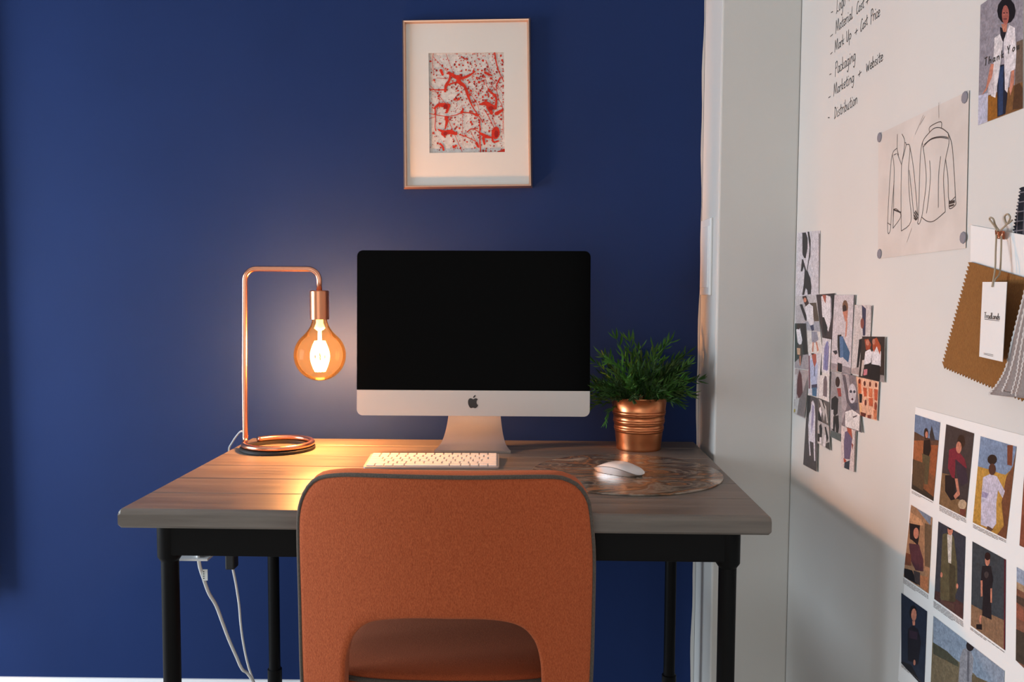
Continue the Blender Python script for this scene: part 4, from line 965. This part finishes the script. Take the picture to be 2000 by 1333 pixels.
pg('figure in a long olive coat over a white shirt', [fz((412,1062)), fz((648,1195)), hz((640,778)), hz((385,595))], (58, 58, 66), [
 ((78,52,48), [(385,520),(520,560),(650,640),(640,780),(385,595)]), ((92,84,60), [(460,20),(520,0),(560,40),(590,300),(590,520),(540,620),(440,600),(440,400)]), ((202,194,184), [(500,20),(545,20),(535,280),(510,270)]), (SKIN, ell(528,-20,24,50)), ((40,30,28), ell(528,-50,24,30)), ((72,64,46), [(520,280),(570,300),(575,620),(520,620)]), (SKIN, ell(450,380,10,24)), (SKIN, ell(590,480,10,24)), ((90,64,56), [(440,600),(570,640),(560,700),(450,660)])], H_)
pg('figure in a dark patterned dress on a sandy floor', [fz((707,1235)), hz((1022,245)), hz((1015,1052)), hz((710,830))], (62, 66, 70), [
 ((138,106,80), [(710,640),(820,700),(1018,790),(1015,1055),(710,830)]), ((38,32,34), [(810,300),(890,300),(910,420),(890,560),(895,780),(810,740),(820,560),(800,430)]), (SKIN, ell(858,250,22,52)), ((50,30,26), ell(860,215,26,36)), (SKIN, [(798,430),(815,430),(815,570),(800,575)]), (SKIN, [(885,500),(900,500),(900,630),(885,625)]), ((70,60,58), ell(850,380,20,30)), (SKIN, [(790,740),(808,740),(800,820),(786,800)]), ((36,26,24), [(760,820),(810,820),(810,870),(760,860)]), ((96,30,40), [(1010,240),(1022,245),(1015,1050),(1005,1040)])], H_)
pg('edge of a photo of red rocks under a pale sky', [hz((1118,310)), (2045, 1142), (2040, 1345), hz((1110,1140))], (126, 84, 66), [
 ((150,160,178), [(1110,300),(1300,420),(1300,560),(1115,470)]), ((170,140,110), [(1115,440),(1300,540),(1300,600),(1115,500)]), ((80,64,54), [(1110,560),(1200,600),(1200,680),(1110,620)]), ((150,90,70), [(1115,620),(1180,700),(1180,800),(1115,760)]), ((70,60,50), [(1110,860),(1300,950),(1300,1260),(1110,1140)])], H_)
pg('figure in dark clothes against a navy background', [hz((92,540)), hz((322,705)), (1805, 1345), hz((92,1165))], (36, 44, 60), [
 ((28,26,34), [(150,860),(190,830),(240,860),(270,980),(240,1180),(150,1140)]), ((26,22,26), ell(200,715,36,64)), (SKIN, ell(205,735,24,56)), (SKIN, [(190,790),(215,790),(215,830),(195,830)]), ((52,36,50), [(165,870),(240,890),(230,960),(165,940)]), (SKIN, ell(210,1160,10,26)), ((22,22,28), [(95,1150),(180,1180),(260,1330),(300,1400),(90,1170)])], H_)
pg('figure seen from behind on a grassy hill under pale sky', [hz((378,745)), hz((1010,1235)), (1958, 1420), (1817, 1350)], (120, 106, 80), [
 ((140,152,168), [(378,745),(1010,1235),(1000,1600),(740,1260),(600,1150),(375,980)]), ((76,74,58), [(375,980),(500,1060),(600,1160),(600,1240),(375,1120)]), ((120,104,78), [(370,1080),(600,1200),(600,1500),(350,1480)]), ((150,146,150), [(640,1040),(700,1030),(735,1120),(720,1340),(600,1340),(615,1120)]), ((40,30,30), ell(705,1010,36,50)), ((110,106,112), [(680,1060),(700,1060),(695,1330),(675,1330)]), ((110,92,66), [(720,1270),(860,1330),(860,1500),(720,1500)])], H_)
bm = bmesh.new(); rg = random.Random(3); kk = 0
for S, E_2, nl in ((fz((180,800)), fz((365,900)), 2), (fz((420,930)), fz((650,1045)), 4), (fz((712,1090)), fz((995,1230)), 3), (hz((108,412)), hz((330,565)), 4), (hz((378,615)), hz((640,800)), 5), (hz((705,850)), hz((1010,1072)), 2), (hz((92,1180)), hz((290,1350)), 2)):
    for li in range(nl):
        a = Vector(S)+Vector((0, 2.6*li)); b = Vector(E_2)+Vector((0, 2.9*li)); t = 0
        ee = 1 if li < nl-1 else rg.uniform(.3, .8)
        while t < ee:
            t2 = min(ee, t+rg.uniform(.06, .16)); p, q = a.lerp(b, t), a.lerp(b, t2); P1, P2 = WRP(p.x, p.y, .0020), WRP(q.x, q.y, .0020)
            for poly in ribbon([(P1.y, P1.z), (P2.y, P2.z)], .0007): bm.faces.new([bm.verts.new((P1.x, v.x, v.y)) for v in poly])
            t = t2+.025
tag(link('caption_text', bm, mat('grey_caption_ink', (.16, .13, .12), .6), page), kind='stuff')

# ------------------------------------------------------------------ fabric swatches, tag and clip
K_ = (1820, 340, 2.9)
def kz(x, y, off): return WRP(K_[0]+x/K_[2], K_[1]+y/K_[2], off)
card = sheet('swatch_card', [(1896, 440), (2062, 470.5), (2055, 760), (1893, 700)], .0020, .0012); tag(card, 'white backing card behind the brown fabric swatch', 'card')
def zigzag(a, b, n, amp):
    out = []; d = (b-a); nn = Vector((0, -d.z, d.y)).normalized()*amp
    for k in range(n):
        out.append(a+d*(k/n)); out.append(a+d*((k+.5)/n)+nn)
    return out
def slab(pts, th):
    bm = bmesh.new(); a = [bm.verts.new(p) for p in pts]; b = [bm.verts.new(Vector(p)+Vector((th, 0, 0))) for p in pts]
    bm.faces.new(a); bm.faces.new(b[::-1])
    for i in range(len(a)): bm.faces.new((a[i], a[(i+1) % len(a)], b[(i+1) % len(a)], b[i]))
    bmesh.ops.triangulate(bm, faces=[f for f in bm.faces if len(f.verts) > 4])
    return bm
M_BROWN = fabric('brown_twill', (.20, .085, .020), (.27, .120, .032)); 
c4 = [kz(220, 500, .006), kz(600, 612, .006), kz(520, 1275, .006), kz(65, 1085, .006)]
def pinked(corners, edges, th):
    bm = slab(corners, th); cen = sum(corners, Vector())/4
    for i0, i1, n, amp in edges:
        a, b = corners[i0], corners[i1]; d = b-a; nn = Vector((0, -d.z, d.y)).normalized()
        if nn.dot((a+b)/2-cen) < 0: nn = -nn
        for k in range(n):
            t = [a+d*(k/n), a+d*((k+1)/n), a+d*((k+.5)/n)+nn*amp]
            f = [bm.verts.new(p) for p in t]; g = [bm.verts.new(p+Vector((th, 0, 0))) for p in t]
            bm.faces.new(f); bm.faces.new(g[::-1])
            for q in ((0, 2), (2, 1)): bm.faces.new((f[q[0]], f[q[1]], g[q[1]], g[q[0]]))
    return bm
bs = link('fabric_swatch', pinked(c4, ((3, 0, 27, .0065), (2, 3, 27, .0040), (1, 2, 27, .005)), .0012), M_BROWN); tag(bs, 'brown fabric swatch with pinked edges behind the paper tag', 'fabric swatch')
# dark checked swatch
M_CHECK = mat('dark_checked_wool', (.018, .020, .028), .9, spec=.1)
tc_ = N(M_CHECK, 'ShaderNodeTexCoord'); sp2 = N(M_CHECK, 'ShaderNodeSeparateXYZ'); L(M_CHECK, tc_.outputs['Object'], sp2.inputs[0])
def grid_line(axis, period, width):
    a = N(M_CHECK, 'ShaderNodeMath', operation='DIVIDE'); L(M_CHECK, sp2.outputs[axis], a.inputs[0]); a.inputs[1].default_value = period
    f = N(M_CHECK, 'ShaderNodeMath', operation='FRACT'); L(M_CHECK, a.outputs[0], f.inputs[0])
    c = N(M_CHECK, 'ShaderNodeMath', operation='LESS_THAN'); L(M_CHECK, f.outputs[0], c.inputs[0]); c.inputs[1].default_value = width; return c.outputs[0]
mxx = N(M_CHECK, 'ShaderNodeMath', operation='MAXIMUM'); L(M_CHECK, grid_line('Y', .014, .11), mxx.inputs[0]); L(M_CHECK, grid_line('Z', .0115, .12), mxx.inputs[1])
mc = N(M_CHECK, 'ShaderNodeMix', data_type='RGBA'); L(M_CHECK, mxx.outputs[0], mc.inputs['Factor']); mc.inputs[6].default_value = (.018, .020, .028, 1); mc.inputs[7].default_value = (.16, .15, .17, 1)
L(M_CHECK, mc.outputs[2], B(M_CHECK).inputs['Base Color'])
a4 = [WRP(1995, 366, .0012), WRP(2060, 350, .0012), WRP(2055, 480, .0012), WRP(1980, 460, .0012)]
tag(link('fabric_swatch', pinked(a4, ((3, 0, 14, .0050),), .0007), M_CHECK), 'dark checked fabric swatch tucked behind the white card', 'fabric swatch')
# grey swatches fanned in front
M_GREYF = fabric('grey_shirting', (.20, .185, .18), (.30, .28, .275))
st = empty('swatch_bundle', WRP(1990, 560, .03)); tag(st, 'bundle of grey fabric swatches with zigzag edges hanging at right', 'fabric bundle')
S_ = (1890, 530, 5.127)
def sz(x, y, off): return WRP(S_[0]+x/S_[2], S_[1]+y/S_[2], off)
M_EDGE = fabric('frayed_white_edge', (.50, .48, .46), (.62, .60, .58))
lay = [([(600,60),(560,250),(500,480),(440,720),(385,960),(310,1110),(215,1230)], .014), ([(640,60),(580,330),(520,600),(465,860),(400,1080),(345,1200)], .021), ([(680,60),(620,330),(565,600),(520,860),(490,1050),(440,1225)], .028), ([(740,60),(680,330),(610,600),(560,880),(525,1080),(480,1245)], .035)]
for i, (ed, off) in enumerate(lay):
    es = smooth_path([sz(x, y, off) for x, y in ed], 9); nE = len(es); bm = bmesh.new(); edge = []; rows_ = []
    for k, p in enumerate(es):
        d = (es[min(k+1, nE-1)]-es[max(k-1, 0)]).normalized(); nn = Vector((0, -d.z, d.y))
        if nn.y < 0: nn = -nn
        tip = p+nn*(.0014 if k % 2 else -.0006); edge.append((tip, p-nn*.0030))
        far = sz(900, 60+1215*(k/(nE-1))**1.0+40, off+.004)
        rows_.append([bm.verts.new(tip.lerp(far, q)+Vector((-.0016*math.sin(q*9)*(k/nE), 0, 0))) for q in (0, .12, .3, .5, .75, 1)])
    for k in range(nE-1):
        for j in range(5): bm.faces.new((rows_[k][j], rows_[k][j+1], rows_[k+1][j+1], rows_[k+1][j]))
    o = link('swatch', bm, M_GREYF, smooth=True); rel(o, st)
    sm = o.modifiers.new('thickness', 'SOLIDIFY'); sm.thickness = .0011; sm.offset = 0
    bm = bmesh.new(); v2 = [(bm.verts.new(a+Vector((-.0010, 0, 0))), bm.verts.new(b+Vector((-.0010, 0, 0)))) for a, b in edge]
    for a, b in zip(v2, v2[1:]): bm.faces.new((a[0], a[1], b[1], b[0]))
    e_ = link('frayed_edge', bm, M_EDGE); e_.parent = o; e_.matrix_parent_inverse = Matrix.Translation(-Vector(st.location))
    # the parent swatch already sits in world space through its own inverse
    e_.matrix_parent_inverse = Matrix.Identity(4)
# paper tag with cords
tg = [kz(287, 612, .020), kz(425, 612, .026), kz(400, 1065, .022), kz(268, 1035, .014)]
bm = bmesh.new(); a = [bm.verts.new(p) for p in tg]; b = [bm.verts.new(p+Vector((.0006, 0, 0))) for p in tg]; bm.faces.new(a); bm.faces.new(b[::-1])
for i in range(4): bm.faces.new((a[i], a[(i+1) % 4], b[(i+1) % 4], b[i]))
tagobj = link('paper_tag', bm, M_PAPER); tag(tagobj, 'white hang tag on a cord over the brown swatch', 'hang tag')
def tgp(u, v, lift=.0006):
    p = tg[0].lerp(tg[1], u).lerp(tg[3].lerp(tg[2], u), v); n = (tg[1]-tg[0]).cross(tg[3]-tg[0]).normalized()
    if n.x > 0: n = -n
    return p+n*lift
bm = bmesh.new()
def tag_write(word, u0, u1, v, h, w):
    tot = sum(GL[c][0] for c in word); x = 0; i = 0
    for c in word:
        adv, sts = GL[c]
        for s_ in sts:
            ps = smooth_path([Vector((p[0], p[1], 0)) for p in s_], 3)
            for poly in ribbon([((u0+(u1-u0)*(x+p.x)/tot)*.045, p.y*h) for p in ps], w):
                i += 1; bm.faces.new([bm.verts.new(tgp(q.x/.045, v-q.y/.14, .0006+1e-6*(i % 20))) for q in poly])
        x += adv
tag_write('Tradlands', .16, .82, .475, .0110, .0009)
for u0, u1 in ((.18, .80),): bm.faces.new([bm.verts.new(tgp(u, v)) for u, v in ((u0, .486), (u1, .486), (u1, .493), (u0, .493))])
for v in (.935, .952): bm.faces.new([bm.verts.new(tgp(u, vv)) for u, vv in ((.22, v), (.62, v), (.62, v+.005), (.22, v+.005))])
link('printed_name', bm, M_PENCIL, tagobj)
M_STRING = mat('beige_cotton_cord', (.42, .33, .23), .9); n_ = N(M_STRING, 'ShaderNodeTexNoise'); n_.inputs['Scale'].default_value = 1500; bump(M_STRING, n_.outputs['Fac'], .6, .0005)
hole = tgp(.49, .065, .002)
for pth in ([kz(366, 345, .014), kz(362, 430, .018), kz(358, 540, .022), hole], [kz(394, 350, .012), kz(392, 450, .014), kz(385, 560, .016), kz(360, 600, .020), hole-Vector((-.003, 0, 0))],
            [kz(372, 325, .012), kz(358, 300, .014), kz(340, 275, .016), kz(327, 258, .016), kz(332, 247, .016), kz(348, 256, .014), kz(360, 290, .012), kz(380, 320, .012)],
            [kz(385, 322, .012), kz(410, 300, .014), kz(432, 275, .018), kz(443, 245, .018), kz(430, 228, .017), kz(414, 238, .015), kz(414, 262, .013), kz(428, 283, .012), kz(455, 262, .012)]):
    link('cord', tube(bmesh.new(), smooth_path(pth, 7), .0011, 7), M_STRING, tagobj, smooth=True)
cl = empty('binder_clip', kz(385, 345, 0)); tag(cl, 'small copper binder clip gripping the top of the white card', 'clip')
q = [kz(357, 318, .010), kz(412, 325, .010), kz(412, 372, .0050), kz(360, 366, .0050)]; q2 = [kz(357, 318, .0012), kz(412, 325, .0012), kz(412, 372, .0034), kz(360, 366, .0034)]
bm = bmesh.new(); a = [bm.verts.new(p) for p in q]; b = [bm.verts.new(p) for p in q2]; bm.faces.new(a); bm.faces.new(b[::-1])
for i in range(4): bm.faces.new((a[i], a[(i+1) % 4], b[(i+1) % 4], b[i]))
rel(link('body', bm, M_COPPERB), cl)
rel(link('wire_handle', tube(bmesh.new(), [kz(372, 320, .011), kz(374, 345, .0125), kz(380, 362, .0105), kz(392, 362, .0105), kz(398, 345, .0125), kz(402, 322, .011)], .0009, 7), M_COPPER, smooth=True), cl)

# ------------------------------------------------------------------ under the desk
TY = -.60
a = U(349, 1081, 'y', TY); b = U(417, 1086.5, 'y', TY)
tray = empty('cable_tray', ((a.x+b.x)/2, TY, b.z)); tag(tray, 'white cable tray hanging under the left of the desk', 'cable tray')
bm = bmesh.new(); box(bm, a.x, b.x, TY-.03, TY+.05, b.z, b.z+.004); box(bm, a.x, b.x, TY+.046, TY+.05, b.z, b.z+.014); rel(link('tray', bm, M_PLASTIC), tray)
for x in (-.500, b.x-.014): rel(boxo('hanger', (x, x+.010, TY+.05, TY+.054, b.z, .7075), M_PLASTIC), tray)
TA = -.45
p0, p1 = U(430, 1076, 'y', TA), U(463, 1083, 'y', TA); p2 = U(446, 1110, 'y', TA); p3 = U(462, 1110, 'y', TA)
ad = empty('power_adapter', (p1.x, TA, p3.z)); tag(ad, 'black plug adapter hanging below the desk apron', 'adapter')
rel(boxo('plug_body', (p2.x-.002, p3.x, TA-.014, TA+.014, p3.z, p1.z+.015), M_RUBBER, bev=.003), ad)
rel(boxo('mount', (p0.x-.01, p3.x, TA-.012, TA+.012, p1.z+.010, .702), M_RUBBER, bev=.003), ad)
TQ = TY
def j8(x, y, Y): return U(340+x/4.88, 1060+y/4.88, 'y', Y)
c1 = [j8(228, 100, TY+.01), j8(230, 125, TY-.02), j8(245, 230, TY-.01), j8(280, 340, TY+.02), j8(330, 480, TY+.06), j8(400, 600, TY+.10), j8(460, 760, TY+.15), j8(520, 920, TY+.20), j8(590, 1080, TY+.25), j8(650, 1210, TY+.29), j8(755, 1333, TY+.33)]
c1 += [Vector((c1[-1].x+.06, TY+.38, .05)), Vector((c1[-1].x+.16, TY+.42, .008)), Vector((c1[-1].x+.26, TY+.46, .006))]
cb = link('power_cable', tube(bmesh.new(), smooth_path(c1, 6), .0033, 9), M_CABLE, smooth=True); tag(cb, 'thick white cable with a small label, dropping from the tray', 'cable')
mlab = mat('cable_label', (.85, .9, .88), .5); n_ = N(mlab, 'ShaderNodeTexNoise'); bump(mlab, n_.outputs['Fac'], .05, .0005)
p = j8(288, 305, TY+.002); lb = boxo('label', (p.x-.003, p.x+.007, p.y-.003, p.y-.0022, p.z-.0105, p.z+.010), mlab, cb)
for k in range(4): boxo('label_mark', (p.x-.001, p.x+.0012, p.y-.0036, p.y-.003, p.z-.007+.004*k, p.z-.0055+.004*k), M_INK, lb)
c2 = [j8(560, 235, TA), j8(560, 250, TA), j8(590, 400, TA+.04), j8(620, 600, TA+.08), j8(635, 780, TA+.12), j8(660, 960, TA+.16), j8(700, 1150, TA+.19), j8(757, 1320, TA+.21)]
c2 += [Vector((c2[-1].x+.05, TA+.23, .06)), Vector((c2[-1].x+.16, TA+.25, .006)), Vector((c2[-1].x+.26, TA+.30, .005))]
tag(link('power_cable', tube(bmesh.new(), smooth_path(c2, 6), .0025, 9), M_CABLE, smooth=True), 'thin white cable hanging from the black plug adapter', 'cable')

# ------------------------------------------------------------------ unseen cloth added to shade the left edge of the blue wall
bm = bmesh.new(); cols = []
for i in range(41):
    t = i/40; x = -1.95+.715*t; y = -.050+.020*math.sin(t*34)
    cols.append([bm.verts.new((x, y, z)) for z in (.36, .9, 1.5, 2.3)])
for c0, c1_ in zip(cols, cols[1:]):
    for k in range(3): bm.faces.new((c0[k], c1_[k], c1_[k+1], c0[k+1]))
cu = empty('shadow_cloth', (-1.6, -.06, .36)); tag(cu, 'unseen dark folded cloth added to shade the left edge of the blue wall', 'shadow_cloth')
co = rel(link('cloth', bm, M_SHADOW_CLOTH, smooth=True), cu); sm = co.modifiers.new('thickness', 'SOLIDIFY'); sm.thickness = .003
rel(link('rod', tube(bmesh.new(), [(XL, -.045, 2.31), (-1.25, -.045, 2.31)], .009, 12), M_BLACK, smooth=True), cu)
